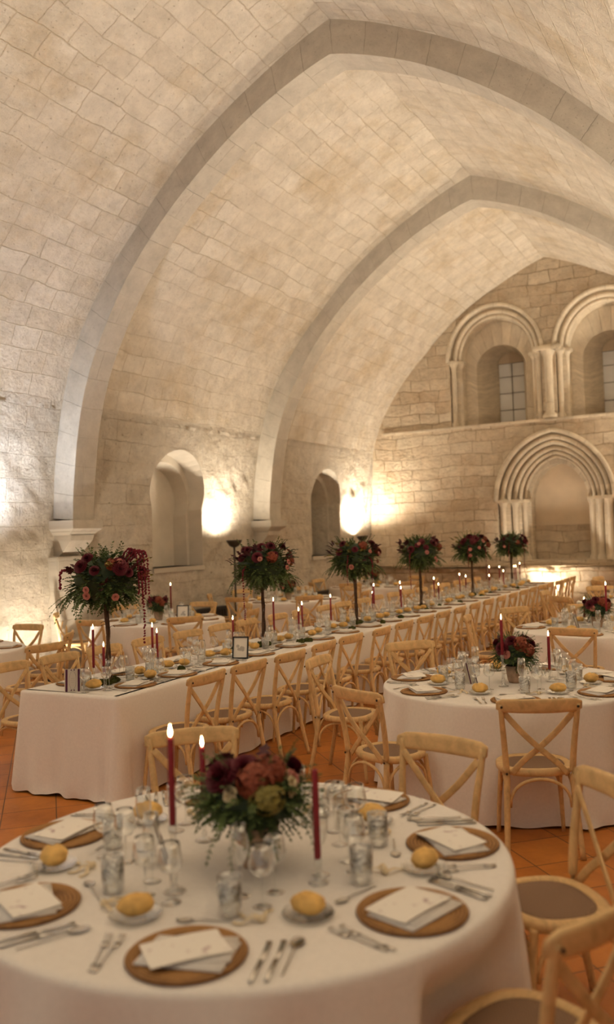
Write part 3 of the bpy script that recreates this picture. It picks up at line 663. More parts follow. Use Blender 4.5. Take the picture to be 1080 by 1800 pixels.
# ---------------------------------------------------------------- chairs
def make_chair(detail=True):
    P = {}
    def part(nm): P[nm] = bmesh.new(); return P[nm]
    posts = []
    for s in (-1, 1):
        bm = bmesh.new()
        sweep(bm, catmull([(s * .208, -.278, 0), (s * .198, -.238, .18), (s * .188, -.205, .36), (s * .186, -.196, .48), (s * .196, -.214, .64), (s * .208, -.244, .78), (s * .214, -.262, .868)], 4), lambda q: .0155 + .003 * math.sin(PI * min(1, q * 1.15)), 10); posts.append(bm)
    rail = bmesh.new(); n = 14; prof = []
    for i in range(n + 1):
        q = -1 + 2 * i / n; x = .238 * q; y = -.252 - .040 * (1 - q * q); e = 1 if abs(q) < .93 else .62
        hz = (.037 + .004 * (1 - q * q)) * e; th = .0135 * (1 if abs(q) < .93 else .75); ring = []
        for k in range(12):
            a = 2 * PI * (k + .5) / 12; ca, sa = math.cos(a), math.sin(a)
            ca = math.copysign(abs(ca) ** .5, ca); sa = math.copysign(abs(sa) ** .5, sa)
            ring.append(rail.verts.new((x, y + ca * th - sa * .006, .858 + sa * hz)))
        prof.append(ring)
    for A, B in zip(prof, prof[1:]):
        for k in range(12): rail.faces.new((A[k], A[(k + 1) % 12], B[(k + 1) % 12], B[k]))
    rail.faces.new(prof[0]); rail.faces.new(prof[-1])
    slats = []
    for s in (-1, 1):
        bm = bmesh.new(); b = .010 * s
        pts = catmull([(s * .196, -.238 + b * .3, .815), (s * .095, -.236 + b, .70), (0, -.222 + b, .608), (-s * .09, -.206 + b, .53), (-s * .158, -.196 + b * .4, .455)], 5)
        sweep(bm, pts, 1, 8, flat=(.017, .0055), up=Vector((0, 0, 1))); slats.append(bm)
    def sup(i, n, a, b, e=2.6):
        t = 2 * PI * i / n; c, s_ = math.cos(t), math.sin(t)
        return a * math.copysign(abs(c) ** (2 / e), c), b * math.copysign(abs(s_) ** (2 / e), s_)
    fr = bmesh.new(); n = 36; loops = []
    for a, b, z in ((.172, .150, .470), (.182, .160, .478), (.208, .190, .478), (.218, .200, .470), (.218, .200, .446), (.208, .190, .438), (.172, .150, .440)):
        loops.append([fr.verts.new((*sup(i, n, a, b), z)) for i in range(n)])
    for A, B in zip(loops, loops[1:] + loops[:1]):
        for i in range(n): fr.faces.new((A[i], A[(i + 1) % n], B[(i + 1) % n], B[i]))
    se = bmesh.new(); loops = []
    for k, z in ((1.0, .470), (.9, .4735), (.6, .4715), (.3, .4695)):
        loops.append([se.verts.new((*sup(i, n, .178 * k, .156 * k), z)) for i in range(n)])
    for A, B in zip(loops, loops[1:]):
        for i in range(n): se.faces.new((A[i], A[(i + 1) % n], B[(i + 1) % n], B[i]))
    se.faces.new(loops[-1])
    b0 = [se.verts.new((*sup(i, n, .178, .156), .452)) for i in range(n)]; se.faces.new(b0[::-1])
    for i in range(n): se.faces.new((b0[i], b0[(i + 1) % n], loops[0][(i + 1) % n], loops[0][i]))
    fl = []
    for s in (-1, 1):
        bm = bmesh.new(); sweep(bm, catmull([(s * .196, .190, 0), (s * .186, .172, .20), (s * .172, .150, .40), (s * .170, .145, .452)], 4), lambda q: .0125 + .005 * q, 10); fl.append(bm)
    ar = []
    def arcb(p, q, mid):
        bm = bmesh.new(); p, q, mid = Vector(p), Vector(q), Vector(mid); pts = []
        for i in range(15):
            t = PI * i / 14; k = (1 - math.cos(t)) / 2
            base = p.lerp(q, k); pts.append(base + Vector((0, 0, (mid.z - p.z) * math.sin(t) ** .8)))
        sweep(bm, pts, .0095, 8); ar.append(bm)
    arcb((-.172, -.206, .27), (.172, -.206, .27), (0, -.2, .428))
    arcb((-.176, .155, .27), (.176, .155, .27), (0, .15, .428))
    for s in (-1, 1): arcb((s * .188, -.19, .27), (s * .178, .14, .27), (s * .18, 0, .428))
    if not detail:
        bm = bmesh.new()
        tot = bmesh.new()
        root = empty('cross_back_chair')
        for nm, bs, mt in (('frame', posts + [rail] + slats + [fr] + fl + ar, OAK), ('seat', [se], RATTAN)):
            tot = bmesh.new()
            for b in bs:
                tm = bpy.data.meshes.new('t'); b.to_mesh(tm); tot.from_mesh(tm); b.free(); bpy.data.meshes.remove(tm)
            obj(nm, tot, mt, root)
        return root
    root = empty('cross_back_chair')
    for i, b in enumerate(posts):
        po = obj('rear_leg', b, OAK, root); s = -1 if i == 0 else 1
        for yy, zz in ((-.282, .852), (-.222, .462)):
            bm = bmesh.new()
            bmesh.ops.create_uvsphere(bm, u_segments=8, v_segments=6, radius=.0075, matrix=Matrix.Translation((s * (.212 if zz > .6 else .187), yy + (.004 if zz < .6 else 0), zz)) @ Matrix.Diagonal((1, .6, 1, 1)))
            obj('bolt', bm, BOLT, po)
    obj('top_rail', rail, OAK, root)
    for b in slats: obj('cross_slat', b, OAK, root)
    obj('seat_frame', fr, OAK, root); obj('seat', se, RATTAN, root)
    for b in fl: obj('front_leg', b, OAK, root)
    for b in ar: obj('leg_brace', b, OAK, root)
    return root
CHAIRS = []
CH_NEAR = make_chair(True); CH_FAR = make_chair(False); used = {}
def place_chair(x, y, rz, label, group):
    src = CH_NEAR if math.hypot(x, y) < 11.5 else CH_FAR
    if src.name not in used:
        used[src.name] = 1; o = src; o.location = (x, y, 0); o.rotation_euler = (0, 0, rz)
    else: o = dup(src, (x, y, 0), rz)
    CHAIRS.append((x, y, rz))
    return tag(o, label, 'chair', group)
crnd = random.Random(4)
RAILR = {id(T1): {-15.5: 1.28, 31: 1.40, 77.5: 1.34, 133: 1.42}, id(T2): {-72: 1.40, -127: 1.46, -174: 1.50, 141: 1.50}, id(L1): {-3: 1.72}}
SKIP = {(id(T1), -68.7), (id(T1), -120.3), (id(T1), 188), (id(T2), -21), (id(T2), 25), (id(T2), 80)}
CHANG = {(id(T2), -127): -114, (id(T2), -72): -68.5, (id(T1), 31): 40, (id(T1), -15.5): -9, (id(T1), 77.5): 79}
for t in ROUND:
    for a in t.angs:
        if (id(t), a) in SKIP: continue
        rr = RAILR.get(id(t), {}).get(a, 1.36 + crnd.uniform(-.02, .07)) - .26
        ang = CHANG.get((id(t), a), a); ra = math.radians(ang); jit = crnd.uniform(-.07, .07) if t is not T1 else (-.2 if a == -15.5 else 0)
        place_chair(t.c[0] + rr * math.cos(ra), t.c[1] + rr * math.sin(ra), ra + PI / 2 + jit, "pale oak cross-back chair at the %s place, %s" % (clock(t, a), t.name), 'chairs around the round tables')
NP = 21; PY = [5.12 + .625 * k + (.10 if k == 0 else 0) for k in range(NP)]
for k, y in enumerate(PY):
    place_chair(-3.675 - .26 + crnd.uniform(-.02, .02), y + crnd.uniform(-.03, .03), PI / 2 + crnd.uniform(-.05, .05), 'pale oak cross-back chair, %s along the aisle side of the long table' % ORD[k], 'chairs along the long table')
    place_chair(-5.545 + .20 + crnd.uniform(-.03, .03), y - .08 + crnd.uniform(-.03, .03), -PI / 2 + crnd.uniform(-.06, .06), 'pale oak cross-back chair, %s along the wall side of the long table' % ORD[k], 'chairs along the long table')

# the seats tucked under the tables push the hanging cloth inwards
for o in [q for q in COL.objects if q.name.startswith('tablecloth')]:
    vs_ = o.data.vertices; lo = [min(v.co[i] for v in vs_) for i in (0, 1)]; hi = [max(v.co[i] for v in vs_) for i in (0, 1)]
    for cx, cy, rz in CHAIRS:
        if not (lo[0] - .4 < cx < hi[0] + .4 and lo[1] - .4 < cy < hi[1] + .4): continue
        c, s_ = math.cos(rz), math.sin(rz)
        for v in vs_:
            if v.co.z > .68: continue
            dx, dy = v.co.x - cx, v.co.y - cy
            lx, ly = dx * c + dy * s_, -dx * s_ + dy * c
            if abs(lx) > .34 or ly > .235 or ly < -.2: continue
            w = min(1, max(0, (.34 - abs(lx)) / .10)); w = w * w * (3 - 2 * w)
            w *= min(1, max(0, (.68 - v.co.z) / .15))
            d = (.232 - ly) * w
            v.co.x += -s_ * d; v.co.y += c * d
    o.data.update()

# ---------------------------------------------------------------- things on the tables: prototypes
def used_or_dup(o, loc, rz=0.0, s=None):
    if o.get('placed'):
        c = dup(o, loc, rz, s); return c
    o['placed'] = 1; o.location = loc; o.rotation_euler = (0, 0, rz)
    if s: o.scale = (s, s, s)
    return o
def p_charger():
    bm = bmesh.new()
    pr = [(0, .004), (.02, .0075)]
    for k in range(1, 11): pr += [(.02 + .0138 * k - .007, .0045), (.02 + .0138 * k, .0105)]
    pr += [(.163, .006), (.159, 0), (0, 0)]
    return obj('charger', lathe(bm, pr, 48), SEAGRASS)
def quadpaper(bm, w, h, z, rz, th=.0012, bend=.0, off=(0, 0)):
    nx = 6; top = []
    for i in range(nx + 1):
        row = []
        for j in range(4):
            x = w * (i / nx - .5); y = h * (j / 3 - .5); zz = z + bend * math.sin(PI * i / nx) + bend * .5 * math.cos(2 * PI * j / 3)
            c, s = math.cos(rz), math.sin(rz)
            row.append((off[0] + x * c - y * s, off[1] + x * s + y * c, zz))
        top.append(row)
    for dz in (0, -th):
        vs = [[bm.verts.new((p[0], p[1], p[2] + dz)) for p in r] for r in top]
        for i in range(nx):
            for j in range(3): bm.faces.new((vs[i][j], vs[i + 1][j], vs[i + 1][j + 1], vs[i][j + 1]))
    return bm
def p_napkin():
    root = empty('folded_napkin')
    bm = bmesh.new(); box(bm, (0, -.004, .003), (.240, .165, .006), -.06, .002); obj('lower_fold', bm, LINEN, root)
    bm = bmesh.new(); box(bm, (.008, .010, .008), (.225, .140, .004), .10, .0015); obj('upper_fold', bm, LINEN, root)
    return root
def p_menu():
    bm = bmesh.new(); quadpaper(bm, (.215), .145, .004, .30, bend=.003)
    return obj('menu_card', bm, MENU)
def p_bread():
    bm = bmesh.new(); blob(bm, (0, 0, .030), (.055, .042, .030), 3, .10, 2.2, 4)
    for v in bm.verts:
        if abs(v.co.y) < .01 and v.co.z > .035: v.co.z -= .006
        v.co.z = max(v.co.z, .002)
    return obj('bread_roll', bm, CREST)
def p_plate():
    bm = bmesh.new(); lathe(bm, [(0, .003), (.045, .003), (.052, .006), (.075, .012), (.077, .0135), (.075, .0105), (.050, .003), (.046, 0), (0, 0)], 32); return obj('bread_plate', bm, CUTGLASS)
def wine_parts(root, bowl, rim, h, stem_h, foot):
    bm = bmesh.new(); lathe(bm, [(0, stem_h), (.004, stem_h)] + [(r, stem_h + z) for r, z in bowl] + [(bowl[-1][0] - .0012, stem_h + bowl[-1][1] - .0005)], 28); obj('bowl', bm, GLASS, root)
    bm = bmesh.new(); lathe(bm, [(.0032, .006), (.0028, stem_h * .5), (.0035, stem_h), (0, stem_h + .001)], 10); obj('stem', bm, GLASS, root)
    bm = bmesh.new(); lathe(bm, [(0, 0), (foot, 0), (foot, .0015), (foot * .4, .004), (.0035, .008)], 24); obj('foot', bm, GLASS, root)
    return root
def p_wine(): return wine_parts(empty('wine_glass'), [(.020, .004), (.036, .018), (.0435, .034), (.0430, .048), (.036, .085), (.0325, .105)], 0, 0, .095, .034)
def p_flute(): return wine_parts(empty('champagne_flute'), [(.012, .006), (.024, .030), (.0285, .055), (.0275, .085), (.0235, .128)], 0, 0, .090, .030)
def join(root, name):
    bm = bmesh.new()
    for ch in root.children: bm.from_mesh(ch.data)
    return link(name, mesh(name, bm), GLASS)
def p_tumbler():
    bm = bmesh.new(); lathe(bm, [(0, .006), (.030, .006), (.033, .010), (.0365, .112), (.0378, .112), (.0355, .03), (.0345, .004), (.030, 0), (0, 0)], 28); return obj('water_tumbler', bm, CUTGLASS)
def p_fork():
    bm = bmesh.new()
    sweep(bm, catmull([(0, -.10, .0025), (0, -.05, .003), (0, .01, .006), (0, .035, .004)], 4), 1, 8, flat=(.003, .0012), up=Vector((1, 0, 0)))
    sweep(bm, [(0, -.10, .0022), (0, -.06, .0026)], 1, 8, flat=(.0065, .0014), up=Vector((1, 0, 0)))
    sweep(bm, [(0, .03, .004), (0, .05, .0022), (0, .062, .003)], 1, 8, flat=(.0105, .001), up=Vector((1, 0, 0)))
    for x in (-.0085, -.0028, .0028, .0085): sweep(bm, [(x, .06, .003), (x, .085, .006), (x, .10, .009)], 1, 6, flat=(.0014, .0008), up=Vector((1, 0, 0)))
    return obj('fork', bm, STEEL)
def p_knife():
    root = empty('table_knife')
    bm = bmesh.new(); sweep(bm, [(0, -.115, .004), (0, -.06, .005), (0, -.005, .004)], 1, 8, flat=(.0062, .0032), up=Vector((1, 0, 0))); obj('handle', bm, STEEL, root)
    bm = bmesh.new(); sweep(bm, [(0, -.008, .004), (.001, .05, .004), (.0, .085, .004), (-.003, .105, .004)], lambda q: 1, 8, flat=(.0085, .0008), up=Vector((1, 0, 0))); obj('blade', bm, STEEL, root)
    return root
def p_spoon():
    bm = bmesh.new(); sweep(bm, catmull([(0, -.10, .0025), (0, -.04, .003), (0, .02, .007), (0, .05, .005)], 4), 1, 8, flat=(.0034, .0013), up=Vector((1, 0, 0)))
    for k in range(1):
        r = bmesh.ops.create_uvsphere(bm, u_segments=16, v_segments=8, radius=1.0)
        for v in r['verts']:
            q = v.co.copy(); v.co = Vector((q.x * .0205, .078 + q.y * .031, .006 + (q.z * .0052 if q.z < 0 else -q.z * .0035)))
    return obj('spoon', bm, STEEL)
def p_ribbon():
    bm = bmesh.new(); r = random.Random(3)
    for k in range(3):
        a = r.uniform(-.5, .5) + k * .9
        sweep(bm, catmull([(0, 0, .006), (.03 * math.cos(a), .03 * math.sin(a), .016), (.06 * math.cos(a + .2), .06 * math.sin(a + .2), .006), (.085 * math.cos(a), .085 * math.sin(a), .004)], 4), 1, 6, flat=(.007, .0007), up=Vector((-math.sin(a), math.cos(a), 0)))
    blob(bm, (0, 0, .012), (.012, .012, .010), 2, .2, 3)
    return obj('ribbon_favour', bm, RIBBON)
def p_candle(h, lit=True):
    root = empty('taper_candle'); bm = bmesh.new()
    lathe(bm, [(0, 0), (.0085, 0), (.0108, .006), (.0102, h - .006), (.0085, h - .001), (.004, h - .003), (0, h - .003)], 14); obj('wax', bm, WAX, root)
    bm = bmesh.new(); sweep(bm, [(0, 0, h - .003), (.001, 0, h + .006)], .0009, 6); obj('wick', bm, WICK, root)
    if lit:
        bm = bmesh.new(); lathe(bm, [(0, 0), (.0042, .006), (.0056, .013), (.0045, .023), (.0022, .034), (0, .042)], 12, (0, 0, h + .001)); obj('flame', bm, FLAME, root)
    return root
def p_stick(h):
    bm = bmesh.new(); lathe(bm, [(0, 0), (.034, 0), (.034, .003), (.012, .010), (.007, .018), (.011, .026), (.007, .036), (.0075, h - .03), (.012, h - .022), (.0135, h - .002), (.0115, h), (0, h - .001)] if h < .13 else [(0, 0), (.036, 0), (.036, .004), (.013, .012), (.008, .03), (.013, .045), (.008, .06), (.0085, h * .55), (.013, h * .6), (.009, h * .66), (.009, h - .035), (.013, h - .02), (.0135, h - .002), (.0115, h), (0, h - .001)], 20)
    return obj('glass_candlestick', bm, CUTGLASS)
PR = dict(charger=p_charger(), napkin=p_napkin(), menu=p_menu(), bread=p_bread(), plate=p_plate(), wine=p_wine(), flute=p_flute(), tumbler=p_tumbler(), fork=p_fork(), knife=p_knife(), spoon=p_spoon(), ribbon=p_ribbon())
PR['wine_s'] = join(PR['wine'], 'wine_glass'); PR['flute_s'] = join(PR['flute'], 'champagne_flute')
srnd = random.Random(9)
LC = [(-4.97, 5.42, 1.193), (-4.60, 5.13, 1.099), (-4.85, 6.03, 1.149), (-4.72, 5.93, 1.113), (-4.74, 7.13, 1.106), (-4.82, 8.04, 1.213), (-4.56, 8.12, 1.104), (-4.7, 8.45, 1.137), (-4.8, 9.34, 1.153), (-4.82, 10.65, 1.201), (-4.66, 10.25, 1.124), (-4.78, 11.46, 1.183), (-4.64, 11.15, 1.13), (-4.76, 12.77, 1.165), (-4.6, 12.53, 1.092), (-4.8, 14.1, 1.157), (-4.66, 14.0, 1.133), (-4.82, 15.85, 1.203), (-4.6, 15.11, 1.083), (-4.7, 16.1, 1.191), (-4.6, 16.01, 1.12), (-4.75, 17.3, 1.149), (-4.66, 17.1, 1.157), (-4.55, 16.98, 1.216)]
TALLY = [5.25, 7.57, 9.75, 11.95, 14.35, 16.8]
# what already stands on the tables: (x, y, clearance)
TAKEN = [(x, y, .036) for x, y, q in LC] + [(-4.66, y + d, .078) for y in TALLY for d in (-.07, 0, .07)]
TAKEN += [(-1.718, 2.211, .037), (-1.88, 2.62, .036), (-1.337, 2.453, .036), (-1.768, 6.05, .037), (-1.515, 6.35, .036), (-1.70, 9.77, .037), (-1.99, 10.07, .036), (-7.59, 9.87, .036)]
TAKEN += [(-1.60, 2.50, .052), (-1.735, 6.24, .062), (-1.83, 9.93, .062), (-7.69, 9.71, .062)] + [(*t.c, .062) for t in (T4, L3, L4)]
TAKEN += [(-4.70, 4.90, .07), (-2.03, 6.10, .055), (-1.93, 2.38, .06), (-2.05, 9.80, .055), (-4.40, 6.72, .085), (-7.27, 9.70, .10), (-7.23, 9.78, .08), (-4.43, 6.80, .04)]
CLEAR = dict(plate=.078, tumbler=.040, wine=.046, wine_s=.046, flute=.032, flute_s=.032, ribbon=.055)
def free_spot(x, y, r, reach=.26):
    for k in range(240):
        d = reach * k / 240; a = k * 2.39996
        qx, qy = x + d * math.cos(a), y + d * math.sin(a)
        if all((qx - u) ** 2 + (qy - v) ** 2 > (r + w) ** 2 for u, v, w in TAKEN): return qx, qy
    return None
LAID = [(t, a) for t in ROUND for a in t.angs]
for t, a in LAID: TAKEN.append((t.c[0] + .735 * math.cos(math.radians(a)), t.c[1] + .735 * math.sin(math.radians(a)), .166))
for y in PY: TAKEN += [(-4.395, y + .03, .166), (-4.935, y - .03, .166)]
def setting(place, px, py, dx, dy, detail, glasses=4, group=''):
    """one place laid at (px,py) on the table; (dx,dy) points from the guest to the table's middle"""
    F = Vector((dx, dy)); S = Vector((dy, -dx)); rz = math.atan2(dy, dx) - PI / 2
    def at(r, s): q = Vector((px, py)) + F * r + S * s; return q.x, q.y
    def put(key, r, s, z, rot, label, cat, grp, sc_=None):
        p = at(r, s)
        if key in CLEAR:
            p = free_spot(*p, CLEAR[key] * (sc_ or 1))
            if p is None: return None
            TAKEN.append((*p, CLEAR[key] * (sc_ or 1)))
        o = used_or_dup(PR[key], (*p, TOP + z), rz + rot, sc_); o['px'] = p[0]; o['py'] = p[1]; return tag(o, label, cat, grp)
    j = lambda a: srnd.uniform(-a, a)
    put('charger', 0, 0, .001, j(3), 'round woven seagrass charger at %s' % place, 'charger', 'woven chargers' + group)
    jr = j(.25); put('napkin', j(.01), j(.01), .0105, jr, 'white folded napkin on the woven charger at %s' % place, 'napkin', 'folded napkins' + group)
    put('menu', .0 + j(.012), j(.012), .0215, jr + j(.35), 'printed menu card on the napkin at %s' % place, 'menu', 'menu cards' + group)
    bx, by = .235 + j(.015), -.215 + j(.015)
    pl = put('plate', bx, by, .001, 0, 'small glass bread plate at %s' % place, 'plate', 'glass bread plates' + group)
    if pl is not None:
        o = used_or_dup(PR['bread'], (pl['px'], pl['py'], TOP + .0085), rz + j(1.5), srnd.uniform(1.0, 1.18)); tag(o, 'golden crusty bread roll at %s' % place, 'bread', 'bread rolls' + group)
    put('tumbler', .255 + j(.01), .05 + j(.03), .001, j(1), 'short pressed-glass water tumbler at %s' % place, 'tumbler', 'water tumblers' + group)
    if glasses > 3: put('wine' if detail else 'wine_s', .415 + j(.015), .18 + j(.02), .001, j(1), 'smaller wine glass set behind, at %s' % place, 'wine glass', 'wine glasses' + group, .9)
    w = 'wine' if detail else 'wine_s'; fl = 'flute' if detail else 'flute_s'
    put(w, .33 + j(.015), .145 + j(.02), .001, j(1), 'angular wine glass at %s' % place, 'wine glass', 'wine glasses' + group)
    put(fl, .385 + j(.015), .055 + j(.02), .001, j(1), 'slim champagne flute at %s' % place, 'flute', 'champagne flutes' + group)
    if detail:
        put('fork', -.01 + j(.012), -.205 + j(.008), .001, j(.1), 'dinner fork close beside the charger at %s' % place, 'fork', 'dinner forks' + group)
        put('fork', -.005 + j(.012), -.240 + j(.006), .001, .12 + j(.12), 'second dinner fork, crossing the first, at %s' % place, 'fork', 'dinner forks' + group)
        put('knife', -.01 + j(.01), .205 + j(.005), .001, j(.1), 'inner table knife at %s' % place, 'knife', 'table knives' + group)
        put('knife', -.005 + j(.01), .238 + j(.005), .001, j(.1), 'outer table knife at %s' % place, 'knife', 'table knives' + group)
        put('spoon', .0 + j(.01), .272 + j(.006), .001, j(.1), 'soup spoon at %s' % place, 'spoon', 'soup spoons' + group)
        put('spoon', .205, .01 + j(.02), .001, PI / 2 + j(.1), 'dessert spoon above the charger at %s' % place, 'spoon', 'dessert spoons' + group, .85)
        put('ribbon', .275 + j(.02), .125 + j(.01), .001, j(2), 'cream ribbon favour by the tumbler at %s' % place, 'ribbon', 'ribbon favours' + group)
for t in ROUND:
    for a in t.angs:
        ra = math.radians(a); rr = .735
        if t is L1 and a == -3: pass
        setting("the %s place, %s" % (clock(t, a), t.name), t.c[0] + rr * math.cos(ra), t.c[1] + rr * math.sin(ra), -math.cos(ra), -math.sin(ra), t in (T1, T2), 4 if t in (T1, T2, T3) else 3, group=', ' + t.name)
for k, y in enumerate(PY):
    setting('the %s aisle-side place of the long table' % ORD[k], -4.395, y + .03, -1, 0, k < 3, 4 if k < 12 else 3, group=', long table')
    setting('the %s wall-side place of the long table' % ORD[k], -4.935, y - .03, 1, 0, False, 4 if k < 12 else 3, group=', long table')
# ---------------------------------------------------------------- candles
WHERE = {}
def candle(x, y, top, label, hold=.085, lit=True, lean=0.0, base=TOP):
    """glass candlestick and tapered candle whose flame tip reaches `top`"""
    h = top - base - hold - (.043 if lit else 0)
    st = p_stick(hold); st.location = (x, y, base + .001); tag(st, 'clear glass candlestick, ' + label.replace('lit burgundy candle', 'candle').replace('flower arrangement', 'flowers'), 'candlestick', 'glass candlesticks')
    cd = p_candle(h, lit); cd.location = (x, y, base + hold + .001); cd.rotation_euler = (lean, lean * .6, 0)
    tag(cd, label, 'candle', 'burgundy candles')
candle(-1.718, 2.211, 1.276, 'tallest lit candle of the front round table', .205)
candle(-1.90, 2.63, 1.135, 'shorter lit candle behind the urn of the front round table', .10)
candle(-1.337, 2.453, 1.112, 'unlit burgundy candle on the front round table', .075, False)
candle(-1.768, 6.05, 1.263, 'lit candle before the flowers of the second aisle round table', .22)
candle(-1.515, 6.35, 1.12, 'shorter lit candle beside the flowers of the second aisle round table', .085)
candle(-1.70, 9.77, 1.264, 'lit candle before the flowers of the third aisle round table', .19)
candle(-1.99, 10.07, 1.076, 'short lit candle behind the flowers of the third aisle round table', .09)
candle(-7.59, 9.87, 1.267, 'lit candle on the second wall-side round table', .12)
for k, (x, y, t) in enumerate(sorted(LC, key=lambda q: q[1])):
    nm = ORD[k] if k < 22 else ('twenty-third', 'twenty-fourth')[k - 22]
    candle(x, y, t, 'lit burgundy candle, %s from the near end of the long table' % nm, .085 if k % 3 else .11, True, crnd.uniform(-.025, .025))

# ---------------------------------------------------------------- flowers
def leaf(bm, p, d, up, l, w, fold=.25):
    d = d.normalized(); s = d.cross(up)
    if s.length < 1e-3: s = d.cross(Vector((1, 0, 0)))
    s.normalize(); n = s.cross(d)
    a = bm.verts.new(p); m1 = bm.verts.new(p + d * l * .45 - n * w * fold); t = bm.verts.new(p + d * l)
    q = bm.verts.new(p + d * l * .42 + s * w * .5 + n * w * .1); r = bm.verts.new(p + d * l * .42 - s * w * .5 + n * w * .1)
    bm.faces.new((a, q, t, m1)); bm.faces.new((a, m1, t, r))
def sprig(bm, rnd, p, d, length, nl, ll, lw, droop=.4):
    p = Vector(p); d = Vector(d).normalized(); pts = [p.copy()]
    step = length / nl
    for i in range(nl):
        d = (d + Vector((rnd.uniform(-.12, .12), rnd.uniform(-.12, .12), rnd.uniform(-.1, .1) - droop * .12))).normalized()
        p = p + d * step; pts.append(p.copy())
        side_ = d.cross(Vector((0, 0, 1)));
        if side_.length < .05: side_ = Vector((1, 0, 0))
        side_.normalize(); k = 1 - .45 * i / nl
        for s in (-1, 1):
            ld = (d * .75 + side_ * s * .8 + Vector((rnd.uniform(-.35, .35), rnd.uniform(-.35, .35), rnd.uniform(-.35, .35))))
            leaf(bm, p, ld, Vector((rnd.uniform(-.5, .5), rnd.uniform(-.5, .5), 1)), ll * k * rnd.uniform(.75, 1.2), lw * k)
    leaf(bm, p, d, Vector((0, 0, 1)), ll * .7, lw * .7)
    sweep(bm, pts, .0012, 3, cap=False)
def lobed(bm, p, d, l, rnd):
    """an oak-like lobed leaf"""
    d = Vector(d).normalized(); s = d.cross(Vector((rnd.uniform(-.4, .4), rnd.uniform(-.4, .4), 1))).normalized(); n = s.cross(d)
    p = Vector(p); mid = [bm.verts.new(p + d * l * q + n * .10 * l * math.sin(3 * q)) for q in (0, .25, .5, .75, 1)]
    for sg in (-1, 1):
        e = [bm.verts.new(p + d * l * q + s * sg * w * l + n * (.10 * l * math.sin(3 * q) + .05 * l)) for q, w in ((.10, .06), (.22, .30), (.30, .14), (.47, .38), (.54, .16), (.72, .28), (.80, .10))]
        bm.faces.new((mid[0], mid[1], e[2], e[1], e[0]) if sg > 0 else (e[0], e[1], e[2], mid[1], mid[0]))
        bm.faces.new((mid[1], mid[2], e[4], e[3], e[2]) if sg > 0 else (e[2], e[3], e[4], mid[2], mid[1]))
        bm.faces.new((mid[2], mid[3], e[6], e[5], e[4]) if sg > 0 else (e[4], e[5], e[6], mid[3], mid[2]))
        bm.faces.new((mid[3], mid[4], e[6]) if sg > 0 else (e[6], mid[4], mid[3]))
def petals(rows, cup=.6, curl=.3, seed=0):
    """a bloom facing +Z, outer radius 1"""
    bm = bmesh.new(); rnd = random.Random(seed)
    for ri, (n, r, lift, size) in enumerate(rows):
        for k in range(n):
            a = 2 * PI * (k + .5 * (ri % 2)) / n + rnd.uniform(-.1, .1); g = []
            for i in range(4):
                u = i / 3; w = size * (.35 + .9 * math.sin(PI * (.15 + .6 * u))) ; row = []
                rad = r * (.18 + .82 * u); z = lift * (u ** cup) - curl * max(0, u - .6) * r
                for j in (-1, 0, 1):
                    c, s = math.cos(a), math.sin(a); off = w * .5 * j
                    zz = z + .10 * size * abs(j) + rnd.uniform(-.02, .02)
                    row.append(bm.verts.new((rad * c - off * s, rad * s + off * c, zz)))
                g.append(row)
            for i in range(3):
                for j in range(2): bm.faces.new((g[i][j], g[i + 1][j], g[i + 1][j + 1], g[i][j + 1]))
    return bm
ME_ROSE = {}
def bloom(kind, mat):
    k = (kind, mat.name)
    if k not in ME_ROSE:
        if kind == 'rose': bm = petals([(6, .98, .28, .95), (6, .80, .45, .85), (5, .55, .58, .7), (4, .32, .66, .5), (3, .16, .68, .3)], .45, .35, 1)
        elif kind == 'dahlia': bm = petals([(14, 1.0, .10, .42), (14, .92, .30, .40), (12, .78, .48, .36), (10, .60, .62, .32), (8, .40, .72, .26), (5, .2, .76, .2)], .6, .1, 2)
        elif kind == 'hydrangea':
            bm = bmesh.new(); r = random.Random(5)
            for q in range(60):
                d = Vector((r.gauss(0, 1), r.gauss(0, 1), abs(r.gauss(0, 1)) * .9)).normalized(); c = d * .85
                for m_ in range(4):
                    s = d.orthogonal(); s.rotate(Matrix.Rotation(m_ * PI / 2 + q, 3, d)); leaf(bm, c, s + d * .3, d, .26, .22, .1)
            blob(bm, (0, 0, .1), (.7, .7, .65), 2, .1, 3)
        else: bm = petals([(7, 1.0, .25, .6), (6, .6, .5, .5), (4, .3, .6, .4)], .5, .1, 3)
        me = mesh(kind, bm); me.materials.append(mat); ME_ROSE[k] = me
    return ME_ROSE[k]
def put_bloom(root, kind, mat, p, d, size, rnd, name=None):
    o = bpy.data.objects.new(name or kind, bloom(kind, mat)); COL.objects.link(o); o.parent = root
    o.location = p; o.rotation_euler = Vector(d).to_track_quat('Z', 'Y').to_euler(); o.rotation_euler.rotate_axis('Z', rnd.uniform(0, 6)); o.scale = (size,) * 3
    return o
def amaranth(root, pts, r=.011, seed=0):
    bm = bmesh.new(); rnd = random.Random(seed); cp = catmull(pts, 10)
    for i, p in enumerate(cp):
        for q in range(2): blob(bm, p + Vector((rnd.uniform(-1, 1), rnd.uniform(-1, 1), rnd.uniform(-1, 1))) * r * .5, (r * rnd.uniform(.7, 1.1),) * 3, 1, .2, 3, i)
    return obj('amaranth_tassel', bm, AMAR, root)
